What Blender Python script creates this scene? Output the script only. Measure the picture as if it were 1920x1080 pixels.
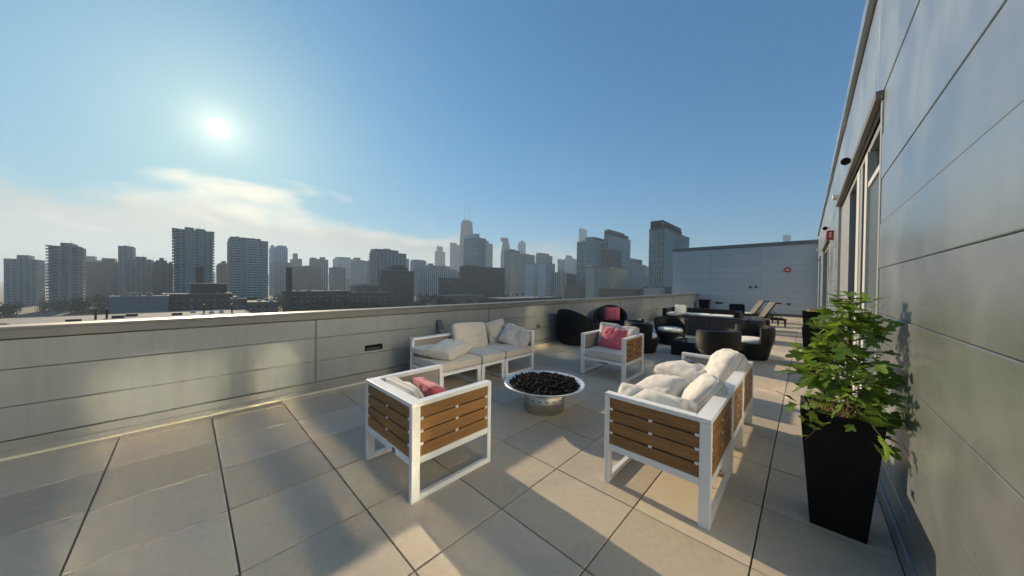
import bpy, bmesh, math, random
from mathutils import Vector, Matrix, noise, Euler

# ------------------------------------------------------------------ start, camera, light
for o in list(bpy.data.objects):
    bpy.data.objects.remove(o)
SC = bpy.context.scene
COL = SC.collection
rnd = random.Random(7)
PI = math.pi
rad = math.radians
EXPO, SUN_E, SKY_S, HAZE = 1.5, 2.75, 0.062, 0.00024

cam_d = bpy.data.cameras.new('camera')
cam_d.sensor_width = 36.0
cam_d.lens = 36.0 * 579.54 / 1920.0
cam_d.clip_start = 0.05
cam_d.clip_end = 20000.0
cam = bpy.data.objects.new('camera', cam_d)
COL.objects.link(cam)
_yaw, _pit, _rol = rad(43.556), rad(-0.636), rad(0.692)
F = Vector((math.cos(_yaw) * math.cos(_pit), math.sin(_yaw) * math.cos(_pit), math.sin(_pit)))
R = Vector((math.sin(_yaw), -math.cos(_yaw), 0.0))
U = R.cross(F)
R2 = R * math.cos(_rol) + U * math.sin(_rol)
U2 = U * math.cos(_rol) - R * math.sin(_rol)
M4 = Matrix((R2, U2, -F)).transposed().to_4x4()
M4.translation = Vector((0.0, 0.0, 1.4489))
cam.matrix_world = M4
SC.camera = cam

SUN_AZ, SUN_EL = rad(87.1), rad(19.6)          # azimuth counted from +X towards +Y
SUN = Vector((math.cos(SUN_AZ) * math.cos(SUN_EL), math.sin(SUN_AZ) * math.cos(SUN_EL), math.sin(SUN_EL)))

SC.view_settings.view_transform = 'Standard'
SC.view_settings.look = 'None'
SC.view_settings.gamma = 1.0
SC.view_settings.use_curve_mapping = False
SC.view_settings.exposure = EXPO
SC.render.engine = 'CYCLES'
cy = SC.cycles
cy.use_denoising = True
try:
    cy.denoiser = 'OPENIMAGEDENOISE'
except Exception:
    pass
cy.max_bounces = 8
cy.diffuse_bounces = 4
cy.glossy_bounces = 4
cy.transmission_bounces = 6
cy.transparent_max_bounces = 8
cy.volume_bounces = 1
cy.caustics_reflective = True
cy.caustics_refractive = False
cy.blur_glossy = 0.0
cy.sample_clamp_indirect = 250.0

sun_d = bpy.data.lights.new('sun', 'SUN')
sun_d.energy = SUN_E
sun_d.angle = rad(0.6)
sun_d.color = (1.0, 0.80, 0.54)
sun = bpy.data.objects.new('sun', sun_d)
sun.rotation_euler = SUN.to_track_quat('Z', 'Y').to_euler()
COL.objects.link(sun)

# ------------------------------------------------------------------ sky
world = bpy.data.worlds.new('World')
SC.world = world
world.use_nodes = True
wn = world.node_tree
wn.nodes.clear()
def N(nt, typ, **kw):
    n = nt.nodes.new(typ)
    for k, v in kw.items():
        if k == 'inp':
            for kk, vv in v.items():
                n.inputs[kk].default_value = vv
        else:
            setattr(n, k, v)
    return n
def math_n(nt, op, a=None, b=None, clamp=False):
    n = nt.nodes.new('ShaderNodeMath'); n.operation = op; n.use_clamp = clamp
    for i, x in enumerate((a, b)):
        if x is None: continue
        if isinstance(x, (int, float)): n.inputs[i].default_value = x
        else: nt.links.new(x, n.inputs[i])
    return n.outputs[0]
def maprange(nt, x, a, b, c=0.0, d=1.0, smooth=True):
    n = nt.nodes.new('ShaderNodeMapRange')
    if smooth: n.interpolation_type = 'SMOOTHSTEP'
    nt.links.new(x, n.inputs[0])
    for i, v in zip((1, 2, 3, 4), (a, b, c, d)): n.inputs[i].default_value = v
    return n.outputs[0]
def mixc(nt, fac, a, b, typ='MIX'):
    n = nt.nodes.new('ShaderNodeMix'); n.data_type = 'RGBA'; n.blend_type = typ
    if isinstance(fac, (int, float)): n.inputs[0].default_value = fac
    else: nt.links.new(fac, n.inputs[0])
    for i, x in ((6, a), (7, b)):
        if isinstance(x, (tuple, list)): n.inputs[i].default_value = (*x[:3], 1.0)
        else: nt.links.new(x, n.inputs[i])
    return n.outputs[2]

def build_world():
    nt = wn
    sky = N(nt, 'ShaderNodeTexSky', sky_type='NISHITA', sun_disc=False)
    sky.sun_elevation = SUN_EL
    sky.sun_rotation = PI / 2 - SUN_AZ
    sky.altitude = 180.0
    sky.air_density = 1.0
    sky.dust_density = 0.5
    sky.ozone_density = 2.5
    tc = N(nt, 'ShaderNodeTexCoord')
    nrm = N(nt, 'ShaderNodeVectorMath', operation='NORMALIZE')
    nt.links.new(tc.outputs['Generated'], nrm.inputs[0])
    d = nrm.outputs[0]
    sep = N(nt, 'ShaderNodeSeparateXYZ'); nt.links.new(d, sep.inputs[0])
    dot = N(nt, 'ShaderNodeVectorMath', operation='DOT_PRODUCT')
    nt.links.new(d, dot.inputs[0]); dot.inputs[1].default_value = SUN
    c = math_n(nt, 'MAXIMUM', dot.outputs['Value'], 0.0)
    # the low clouds: a bank that stands higher towards the sun's side of the sky
    sun_h = Vector((math.cos(rad(97)), math.sin(rad(97)), 0))
    az = N(nt, 'ShaderNodeVectorMath', operation='DOT_PRODUCT')
    nt.links.new(d, az.inputs[0]); az.inputs[1].default_value = sun_h
    top = maprange(nt, az.outputs['Value'], 0.45, 1.0, 0.090, 0.200, smooth=False)
    warp = N(nt, 'ShaderNodeVectorMath', operation='MULTIPLY')
    nt.links.new(d, warp.inputs[0]); warp.inputs[1].default_value = (1.0, 1.0, 2.3)
    n1 = N(nt, 'ShaderNodeTexNoise', inp={'Scale': 4.2, 'Detail': 7.0, 'Roughness': 0.52, 'Distortion': 0.35})
    nt.links.new(warp.outputs[0], n1.inputs['Vector'])
    n2 = N(nt, 'ShaderNodeTexNoise', inp={'Scale': 6.0, 'Detail': 6.0, 'Roughness': 0.55, 'Distortion': 0.6})
    nt.links.new(warp.outputs[0], n2.inputs['Vector'])
    h = math_n(nt, 'SUBTRACT', top, sep.outputs['Z'])
    nn = math_n(nt, 'MULTIPLY', math_n(nt, 'SUBTRACT', n1.outputs['Fac'], 0.5), 0.44)
    dens = maprange(nt, math_n(nt, 'ADD', h, nn), -0.025, 0.075)
    azm = maprange(nt, az.outputs['Value'], 0.22, 0.58)
    dens = math_n(nt, 'MULTIPLY', dens, azm)
    dens = math_n(nt, 'MULTIPLY', dens, 0.92)
    shade = maprange(nt, math_n(nt, 'ADD', math_n(nt, 'MULTIPLY', maprange(nt, h, 0.0, 0.075), 0.35), n2.outputs['Fac']), 0.47, 0.80)
    glowc = math_n(nt, 'POWER', c, 9.0)
    bright = mixc(nt, shade, (5.7, 5.1, 4.1), (3.5, 3.3, 2.8))
    bb = N(nt, 'ShaderNodeVectorMath', operation='SCALE'); nt.links.new(bright, bb.inputs[0])
    nt.links.new(math_n(nt, 'ADD', math_n(nt, 'MULTIPLY', glowc, 0.55), 0.62), bb.inputs['Scale'])
    # the eye's shoulder for the bright side of the sky, and the morning's blue
    lum = N(nt, 'ShaderNodeVectorMath', operation='DOT_PRODUCT'); nt.links.new(sky.outputs[0], lum.inputs[0]); lum.inputs[1].default_value = (0.25, 0.6, 0.15)
    sh = math_n(nt, 'DIVIDE', 1.0, math_n(nt, 'ADD', 1.0, math_n(nt, 'MULTIPLY', lum.outputs['Value'], 1 / 4.0)))
    sks = N(nt, 'ShaderNodeVectorMath', operation='SCALE'); nt.links.new(sky.outputs[0], sks.inputs[0]); nt.links.new(sh, sks.inputs['Scale'])
    skm = N(nt, 'ShaderNodeVectorMath', operation='MULTIPLY'); nt.links.new(sks.outputs[0], skm.inputs[0]); skm.inputs[1].default_value = (0.34, 0.92, 1.18)
    cl = mixc(nt, dens, skm.outputs[0], bb.outputs[0])
    # bright air round the sun, and its disc
    def lobe(p, a): return math_n(nt, 'MULTIPLY', math_n(nt, 'POWER', c, p), a)
    s = math_n(nt, 'ADD', lobe(14.0, 0.6), lobe(80.0, 1.3))
    s = math_n(nt, 'ADD', s, lobe(900.0, 2.6))
    s = math_n(nt, 'ADD', s, math_n(nt, 'MULTIPLY', maprange(nt, c, math.cos(rad(1.3)), math.cos(rad(0.0))), 7.0))
    col = N(nt, 'ShaderNodeVectorMath', operation='SCALE'); col.inputs[0].default_value = (1.0, 0.88, 0.55)
    nt.links.new(s, col.inputs['Scale'])
    add = N(nt, 'ShaderNodeVectorMath', operation='ADD')
    nt.links.new(cl, add.inputs[0]); nt.links.new(col.outputs[0], add.inputs[1])
    bg = N(nt, 'ShaderNodeBackground', inp={'Strength': SKY_S})
    nt.links.new(add.outputs[0], bg.inputs[0])
    out = N(nt, 'ShaderNodeOutputWorld'); nt.links.new(bg.outputs[0], out.inputs[0])
build_world()

# ------------------------------------------------------------------ materials
def new_mat(name):
    m = bpy.data.materials.new(name); m.use_nodes = True
    nt = m.node_tree; b = nt.nodes['Principled BSDF']
    return m, nt, b
def objco(nt, scale=(1, 1, 1)):
    tc = N(nt, 'ShaderNodeTexCoord'); mp = N(nt, 'ShaderNodeMapping')
    mp.inputs['Scale'].default_value = scale
    nt.links.new(tc.outputs['Object'], mp.inputs[0]); return mp.outputs[0]
def worldco(nt, scale=(1, 1, 1)):
    g = N(nt, 'ShaderNodeNewGeometry'); mp = N(nt, 'ShaderNodeMapping')
    mp.inputs['Scale'].default_value = scale
    nt.links.new(g.outputs['Position'], mp.inputs[0]); return mp.outputs[0]
def noise_t(nt, vec, scale, detail=4.0, rough=0.55, dist=0.0):
    n = N(nt, 'ShaderNodeTexNoise', inp={'Scale': scale, 'Detail': detail, 'Roughness': rough, 'Distortion': dist})
    nt.links.new(vec, n.inputs['Vector']); return n.outputs['Fac']
def bump(nt, b, height, strength=0.3, dist=0.01):
    n = N(nt, 'ShaderNodeBump', inp={'Strength': strength, 'Distance': dist})
    nt.links.new(height, n.inputs['Height']); nt.links.new(n.outputs[0], b.inputs['Normal']); return n
def simple(name, col, rough=0.5, metal=0.0, var=0.10, nscale=6.0, bumps=0.0, bscale=60.0, world=False, objvar=0.0, spec=0.5, rvar=0.0):
    m, nt, b = new_mat(name)
    co = worldco(nt) if world else objco(nt)
    f = noise_t(nt, co, nscale, 5.0, 0.6)
    lo = tuple(max(0, x * (1 - var)) for x in col); hi = tuple(x * (1 + var) for x in col)
    c = mixc(nt, f, lo, hi)
    if objvar:
        oi = N(nt, 'ShaderNodeObjectInfo')
        k = maprange(nt, oi.outputs['Random'], 0, 1, 1 - objvar, 1 + objvar, smooth=False)
        s = N(nt, 'ShaderNodeVectorMath', operation='SCALE'); nt.links.new(c, s.inputs[0]); nt.links.new(k, s.inputs['Scale']); c = s.outputs[0]
    nt.links.new(c, b.inputs['Base Color'])
    b.inputs['Roughness'].default_value = rough; b.inputs['Metallic'].default_value = metal
    b.inputs['Specular IOR Level'].default_value = spec
    if rvar:
        nt.links.new(maprange(nt, noise_t(nt, co, nscale * 0.7, 4.0), 0.3, 0.7, max(0.02, rough - rvar), rough + rvar), b.inputs['Roughness'])
    if bumps: bump(nt, b, noise_t(nt, co, bscale, 4.0), bumps, 0.004)
    return m

MAT = {}
def paver_mat():
    m, nt, b = new_mat('concrete_paver')
    w = worldco(nt)
    oi = N(nt, 'ShaderNodeObjectInfo')
    fine = noise_t(nt, w, 420.0, 2.0, 0.7)
    mid = noise_t(nt, w, 24.0, 5.0, 0.6)
    big = noise_t(nt, w, 1.7, 4.0, 0.55, 0.6)
    c = mixc(nt, fine, (0.405, 0.345, 0.262), (0.575, 0.49, 0.375))
    c = mixc(nt, maprange(nt, mid, 0.35, 0.75, 0.0, 0.22), c, (0.27, 0.24, 0.195))
    # darker blotches with an outline of their own
    c = mixc(nt, maprange(nt, big, 0.54, 0.64, 0.0, 0.17), c, (0.22, 0.20, 0.17))
    k = maprange(nt, oi.outputs['Random'], 0, 1, 0.85, 1.12, smooth=False)
    s = N(nt, 'ShaderNodeVectorMath', operation='SCALE'); nt.links.new(c, s.inputs[0]); nt.links.new(k, s.inputs['Scale'])
    # small dark specks
    v = N(nt, 'ShaderNodeTexVoronoi', inp={'Scale': 5.5}); nt.links.new(w, v.inputs['Vector'])
    sp = maprange(nt, v.outputs['Distance'], 0.012, 0.03, 0.55, 0.0)
    c2 = mixc(nt, sp, s.outputs[0], (0.06, 0.05, 0.04))
    nt.links.new(c2, b.inputs['Base Color'])
    nt.links.new(maprange(nt, big, 0.4, 0.65, 0.80, 0.62), b.inputs['Roughness'])
    b.inputs['Specular IOR Level'].default_value = 0.35
    bump(nt, b, fine, 0.25, 0.002)
    return m
MAT['paver'] = paver_mat()
MAT['joint'] = simple('paver_joint', (0.02, 0.02, 0.02), 0.9)
def panel_mat(name, col, rough, metal=0.0, dirt=0.12):
    m, nt, b = new_mat(name)
    w = worldco(nt); oi = N(nt, 'ShaderNodeObjectInfo')
    big = noise_t(nt, w, 1.1, 4.0, 0.6); st = noise_t(nt, worldco(nt, (9, 9, 0.7)), 1.0, 4.0, 0.6)
    c = mixc(nt, maprange(nt, st, 0.4, 0.8, 0.0, dirt), col, tuple(x * 0.55 for x in col))
    k = maprange(nt, oi.outputs['Random'], 0, 1, 0.955, 1.03, smooth=False)
    s = N(nt, 'ShaderNodeVectorMath', operation='SCALE'); nt.links.new(c, s.inputs[0]); nt.links.new(k, s.inputs['Scale'])
    nt.links.new(s.outputs[0], b.inputs['Base Color'])
    nt.links.new(maprange(nt, big, 0.3, 0.7, rough - 0.06, rough + 0.08), b.inputs['Roughness'])
    b.inputs['Metallic'].default_value = metal
    bump(nt, b, noise_t(nt, w, 1.6, 1.0), 0.05, 0.01)
    return m
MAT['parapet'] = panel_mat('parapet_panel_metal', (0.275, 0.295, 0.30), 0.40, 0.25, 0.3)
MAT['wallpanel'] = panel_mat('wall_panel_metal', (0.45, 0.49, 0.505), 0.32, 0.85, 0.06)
MAT['endpanel'] = panel_mat('end_wall_panel_paint', (0.47, 0.50, 0.515), 0.5, 0.0, 0.06)
MAT['coping'] = simple('coping_metal', (0.20, 0.20, 0.192), 0.5, 0.3, 0.15, 3.0, rvar=0.08, spec=0.3)
MAT['flash'] = simple('flashing_metal', (0.30, 0.31, 0.31), 0.4, 0.6, 0.15, 4.0)
MAT['edge'] = simple('pale_edge_metal', (0.62, 0.59, 0.48), 0.45, 0.2, 0.1, 5.0)
MAT['jambmetal'] = simple('door_frame_metal', (0.30, 0.31, 0.31), 0.4, 0.2, 0.08, 4.0)
MAT['jambwhite'] = simple('white_door_frame', (0.50, 0.50, 0.47), 0.42, 0.0, 0.06, 5.0)
MAT['soffit'] = simple('soffit_metal', (0.17, 0.16, 0.145), 0.5, 0.3, 0.12, 5.0)
MAT['doorgrey'] = simple('grey_door_leaf', (0.085, 0.105, 0.115), 0.4, 0.0, 0.06, 3.0, spec=0.25)
MAT['gapdark'] = simple('dark_recess', (0.008, 0.008, 0.009), 0.7, spec=0.15)
MAT['seam'] = simple('seam_grey', (0.10, 0.10, 0.098), 0.7)
MAT['endcore'] = simple('end_wall_joint', (0.16, 0.17, 0.18), 0.7)
MAT['white'] = simple('white_powder_coat', (0.74, 0.745, 0.74), 0.38, 0.0, 0.04, 9.0, bumps=0.04, bscale=300.0)
MAT['sling'] = simple('taupe_sling', (0.30, 0.275, 0.25), 0.85, 0.0, 0.12, 30.0, bumps=0.3, bscale=500.0)
def slat_mat():
    m, nt, b = new_mat('brown_slat')
    oi = N(nt, 'ShaderNodeObjectInfo')
    tc = N(nt, 'ShaderNodeTexCoord')
    off = N(nt, 'ShaderNodeVectorMath', operation='ADD'); nt.links.new(tc.outputs['Object'], off.inputs[0])
    sc = N(nt, 'ShaderNodeVectorMath', operation='SCALE'); sc.inputs[0].default_value = (3, 5, 7); nt.links.new(oi.outputs['Random'], sc.inputs['Scale'])
    nt.links.new(sc.outputs[0], off.inputs[1])
    mp = N(nt, 'ShaderNodeMapping'); mp.inputs['Scale'].default_value = (2.2, 2.2, 55.0); nt.links.new(off.outputs[0], mp.inputs[0])
    g = noise_t(nt, mp.outputs[0], 2.0, 6.0, 0.65, 0.3)
    c = mixc(nt, maprange(nt, g, 0.3, 0.72), (0.185, 0.086, 0.024), (0.315, 0.155, 0.045))
    k = maprange(nt, oi.outputs['Random'], 0, 1, 0.86, 1.14, smooth=False)
    s = N(nt, 'ShaderNodeVectorMath', operation='SCALE'); nt.links.new(c, s.inputs[0]); nt.links.new(k, s.inputs['Scale'])
    nt.links.new(s.outputs[0], b.inputs['Base Color']); b.inputs['Roughness'].default_value = 0.55
    bump(nt, b, g, 0.12, 0.002)
    return m
MAT['slat'] = slat_mat()
def fabric(name, col, ripple=0.35, weave=700.0, sheen=0.3, translucent=0.0):
    m, nt, b = new_mat(name)
    o = objco(nt)
    w1 = noise_t(nt, o, weave, 2.0, 0.6); w2 = noise_t(nt, o, 9.0, 6.0, 0.6, 0.8); w3 = noise_t(nt, o, 38.0, 3.0, 0.6, 1.0)
    c = mixc(nt, w1, tuple(x * 0.86 for x in col), tuple(min(1, x * 1.10) for x in col))
    c = mixc(nt, maprange(nt, w2, 0.5, 0.75, 0, 0.22), c, tuple(x * 0.72 for x in col))
    nt.links.new(c, b.inputs['Base Color']); b.inputs['Roughness'].default_value = 0.9
    b.inputs['Sheen Weight'].default_value = sheen
    b.inputs['Specular IOR Level'].default_value = 0.2
    hsum = math_n(nt, 'ADD', math_n(nt, 'MULTIPLY', w2, 1.0), math_n(nt, 'MULTIPLY', w3, 0.25))
    hsum = math_n(nt, 'ADD', hsum, math_n(nt, 'MULTIPLY', w1, 0.05))
    bump(nt, b, hsum, ripple, 0.03)
    return m
MAT['cushion'] = fabric('beige_cushion_fabric', (0.60, 0.545, 0.475))
MAT['cushion2'] = fabric('ivory_cushion_fabric', (0.63, 0.60, 0.545))
MAT['piping'] = fabric('cushion_piping', (0.50, 0.46, 0.40), 0.1)
MAT['pink'] = fabric('coral_pink_fabric', (0.56, 0.115, 0.150))
MAT['whitepad'] = fabric('white_pad_fabric', (0.76, 0.75, 0.70), 0.2)
def wicker():
    m, nt, b = new_mat('black_wicker')
    tc = N(nt, 'ShaderNodeTexCoord')
    w1 = N(nt, 'ShaderNodeTexWave', wave_type='BANDS', bands_direction='Z', inp={'Scale': 26.0, 'Distortion': 0.6, 'Detail': 1.0})
    nt.links.new(tc.outputs['Object'], w1.inputs[0])
    w2 = N(nt, 'ShaderNodeTexVoronoi', inp={'Scale': 62.0}); nt.links.new(tc.outputs['Object'], w2.inputs['Vector'])
    hh = math_n(nt, 'ADD', w1.outputs['Fac'], math_n(nt, 'MULTIPLY', w2.outputs['Distance'], 0.8))
    c = mixc(nt, w2.outputs['Distance'], (0.003, 0.003, 0.003), (0.011, 0.010, 0.009))
    nt.links.new(c, b.inputs['Base Color']); b.inputs['Roughness'].default_value = 0.45; b.inputs['Specular IOR Level'].default_value = 0.28
    bump(nt, b, hh, 0.55, 0.006)
    return m
MAT['wicker'] = wicker()
def wicker_grey():
    m, nt, b = new_mat('taupe_grey_wicker')
    tc = N(nt, 'ShaderNodeTexCoord')
    w1 = N(nt, 'ShaderNodeTexWave', wave_type='BANDS', bands_direction='Z', inp={'Scale': 22.0, 'Distortion': 0.5, 'Detail': 1.0})
    nt.links.new(tc.outputs['Object'], w1.inputs[0])
    c = mixc(nt, w1.outputs['Fac'], (0.018, 0.016, 0.014), (0.046, 0.041, 0.036))
    nt.links.new(c, b.inputs['Base Color']); b.inputs['Roughness'].default_value = 0.5
    bump(nt, b, w1.outputs['Fac'], 0.5, 0.006)
    return m
MAT['wickergrey'] = wicker_grey()
MAT['blackplastic'] = simple('black_planter_plastic', (0.004, 0.004, 0.0045), 0.5, 0.0, 0.25, 14.0, bumps=0.08, bscale=120.0, rvar=0.08, spec=0.18)
MAT['darkmetal'] = simple('dark_frame_metal', (0.018, 0.016, 0.015), 0.4, 0.3, 0.2, 10.0)
MAT['mesh'] = simple('taupe_mesh_fabric', (0.12, 0.11, 0.092), 0.8, 0.0, 0.15, 40.0, bumps=0.2, bscale=300.0)
MAT['tableglass'] = simple('smoked_table_glass', (0.03, 0.04, 0.045), 0.06, 0.0, 0.05, 3.0)
def steel():
    m, nt, b = new_mat('brushed_stainless')
    f = noise_t(nt, objco(nt, (1.2, 1.2, 90.0)), 3.0, 4.0, 0.6)
    nt.links.new(mixc(nt, f, (0.46, 0.45, 0.43), (0.62, 0.61, 0.58)), b.inputs['Base Color'])
    b.inputs['Metallic'].default_value = 1.0
    nt.links.new(maprange(nt, f, 0.3, 0.7, 0.22, 0.36), b.inputs['Roughness'])
    return m
MAT['steel'] = steel()
MAT['bowl'] = simple('pale_steel_bowl', (0.66, 0.67, 0.68), 0.34, 0.55, 0.06, 8.0)
MAT['lava'] = simple('black_lava_rock', (0.005, 0.0045, 0.0045), 0.85, 0.0, 0.6, 30.0, bumps=0.8, bscale=120.0, spec=0.2)
MAT['soil'] = simple('dry_soil', (0.075, 0.05, 0.03), 0.95, 0.0, 0.5, 60.0, bumps=0.6, bscale=160.0)
MAT['straw'] = simple('dry_stems', (0.26, 0.19, 0.09), 0.9, 0.0, 0.4, 40.0)
MAT['bark'] = simple('brown_stem_bark', (0.060, 0.042, 0.028), 0.85, 0.0, 0.35, 40.0, bumps=0.4, bscale=120.0)
def leaf_mat(name, lo, hi, trans=0.35, objvar=True):
    m, nt, b = new_mat(name)
    oi = N(nt, 'ShaderNodeObjectInfo')
    f = noise_t(nt, objco(nt), 24.0, 3.0)
    if objvar:
        f = math_n(nt, 'ADD', math_n(nt, 'MULTIPLY', f, 0.45), math_n(nt, 'MULTIPLY', oi.outputs['Random'], 0.65), clamp=True)
    c = mixc(nt, f, lo, hi)
    nt.links.new(c, b.inputs['Base Color']); b.inputs['Roughness'].default_value = 0.55 if trans > .1 else 1.0; b.inputs['Specular IOR Level'].default_value = 0.3 if trans > .1 else 0.0
    tr = N(nt, 'ShaderNodeBsdfTranslucent')
    g = N(nt, 'ShaderNodeMix', data_type='RGBA'); 
    tcx = mixc(nt, 0.5, c, (0.24, 0.34, 0.02)); nt.links.new(tcx, tr.inputs[0])
    ms = N(nt, 'ShaderNodeMixShader'); ms.inputs[0].default_value = trans
    nt.links.new(b.outputs[0], ms.inputs[1]); nt.links.new(tr.outputs[0], ms.inputs[2])
    nt.links.new(ms.outputs[0], nt.nodes['Material Output'].inputs[0])
    return m
MAT['leaf'] = leaf_mat('leaf_green', (0.055, 0.120, 0.022), (0.200, 0.310, 0.055), 0.48)
MAT['treeleaf'] = leaf_mat('tree_foliage', (0.014, 0.028, 0.010), (0.040, 0.064, 0.020), 0.0)
MAT['red'] = simple('red_alarm_plastic', (0.42, 0.018, 0.022), 0.35, 0.0, 0.06, 8.0)
MAT['whiteplastic'] = simple('white_plastic', (0.72, 0.72, 0.70), 0.4, 0.0, 0.05, 9.0)
MAT['lens'] = simple('strobe_lens', (0.75, 0.78, 0.80), 0.08, 0.0, 0.03, 9.0)
MAT['greymetal'] = simple('grey_fixture_metal', (0.10, 0.11, 0.115), 0.4, 0.4, 0.12, 10.0)
MAT['concrete_raw'] = simple('raw_concrete', (0.26, 0.25, 0.235), 0.85, 0.0, 0.15, 0.8, world=True)

# city
def facade(name, col, rough=0.8, var=0.14, metal=0.0):
    m, nt, b = new_mat(name)
    w = worldco(nt)
    f = noise_t(nt, w, 0.06, 5.0, 0.6); f2 = noise_t(nt, worldco(nt, (1, 1, 0.12)), 0.5, 4.0, 0.6)
    oi = N(nt, 'ShaderNodeObjectInfo')
    k = math_n(nt, 'ADD', math_n(nt, 'MULTIPLY', f, 0.6), math_n(nt, 'MULTIPLY', f2, 0.4))
    c = mixc(nt, k, tuple(x * (1 - var) for x in col), tuple(x * (1 + var) for x in col))
    kk = maprange(nt, oi.outputs['Random'], 0, 1, 0.88, 1.10, smooth=False)
    s = N(nt, 'ShaderNodeVectorMath', operation='SCALE'); nt.links.new(c, s.inputs[0]); nt.links.new(kk, s.inputs['Scale'])
    nt.links.new(s.outputs[0], b.inputs['Base Color'])
    b.inputs['Roughness'].default_value = rough; b.inputs['Metallic'].default_value = metal; b.inputs['Specular IOR Level'].default_value = 0.15
    return m
FM = {
 'concrete': facade('tower_concrete', (0.30, 0.285, 0.265)),
 'white': facade('tower_white_concrete', (0.58, 0.56, 0.52)),
 'cream': facade('tower_cream_concrete', (0.50, 0.45, 0.36)),
 'brick': facade('tower_red_brick', (0.19, 0.115, 0.085)),
 'brickdark': facade('tower_dark_brick', (0.075, 0.050, 0.040)),
 'dark': facade('tower_dark_metal', (0.026, 0.025, 0.026), 0.6),
 'glassblue': facade('tower_pale_mullion', (0.38, 0.43, 0.47), 0.5),
 'glassgreen': facade('tower_teal_mullion', (0.40, 0.47, 0.465), 0.5),
 'glasspale': facade('tower_silver_mullion', (0.5, 0.54, 0.58), 0.4),
 'glassdark': facade('tower_charcoal_mullion', (0.11, 0.115, 0.12), 0.5),
 'roofwhite': facade('white_roof_membrane', (0.27, 0.26, 0.24), 0.9, 0.5),
 'roofgrey': facade('grey_roof_gravel', (0.24, 0.225, 0.205), 0.9, 0.25),
 'shed': facade('grey_metal_cladding', (0.22, 0.24, 0.25), 0.5, 0.08),
}
def glass_mat(name, lo, hi, rough=0.16):
    m, nt, b = new_mat(name)
    w = N(nt, 'ShaderNodeNewGeometry')
    v = N(nt, 'ShaderNodeTexWhiteNoise', noise_dimensions='3D')
    sn = N(nt, 'ShaderNodeVectorMath', operation='SNAP'); sn.inputs[1].default_value = (3.1, 3.1, 3.05)
    nt.links.new(w.outputs['Position'], sn.inputs[0]); nt.links.new(sn.outputs[0], v.inputs['Vector'])
    nt.links.new(mixc(nt, maprange(nt, v.outputs['Value'], 0.2, 1.0), lo, hi), b.inputs['Base Color'])
    b.inputs['Roughness'].default_value = rough
    return m
GM = {
 'std': glass_mat('window_glass_dark', (0.018, 0.022, 0.026), (0.120, 0.125, 0.130)),
 'blue': glass_mat('window_glass_blue', (0.06, 0.085, 0.11), (0.16, 0.21, 0.26)),
 'green': glass_mat('window_glass_teal', (0.020, 0.045, 0.048), (0.11, 0.18, 0.18)),
 'dark': glass_mat('window_glass_black', (0.008, 0.009, 0.011), (0.05, 0.054, 0.058)),
}
def ground_mat():
    m, nt, b = new_mat('city_ground')
    w = worldco(nt)
    f = noise_t(nt, w, 0.010, 6.0, 0.6); g = noise_t(nt, w, 0.06, 5.0, 0.65)
    c = mixc(nt, maprange(nt, f, 0.42, 0.58), (0.022, 0.034, 0.014), (0.075, 0.072, 0.066))
    c = mixc(nt, maprange(nt, g, 0.4, 0.7, 0, 0.6), c, (0.055, 0.055, 0.053))
    nt.links.new(c, b.inputs['Base Color']); b.inputs['Roughness'].default_value = 0.95
    return m
MAT['ground'] = ground_mat()

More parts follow.
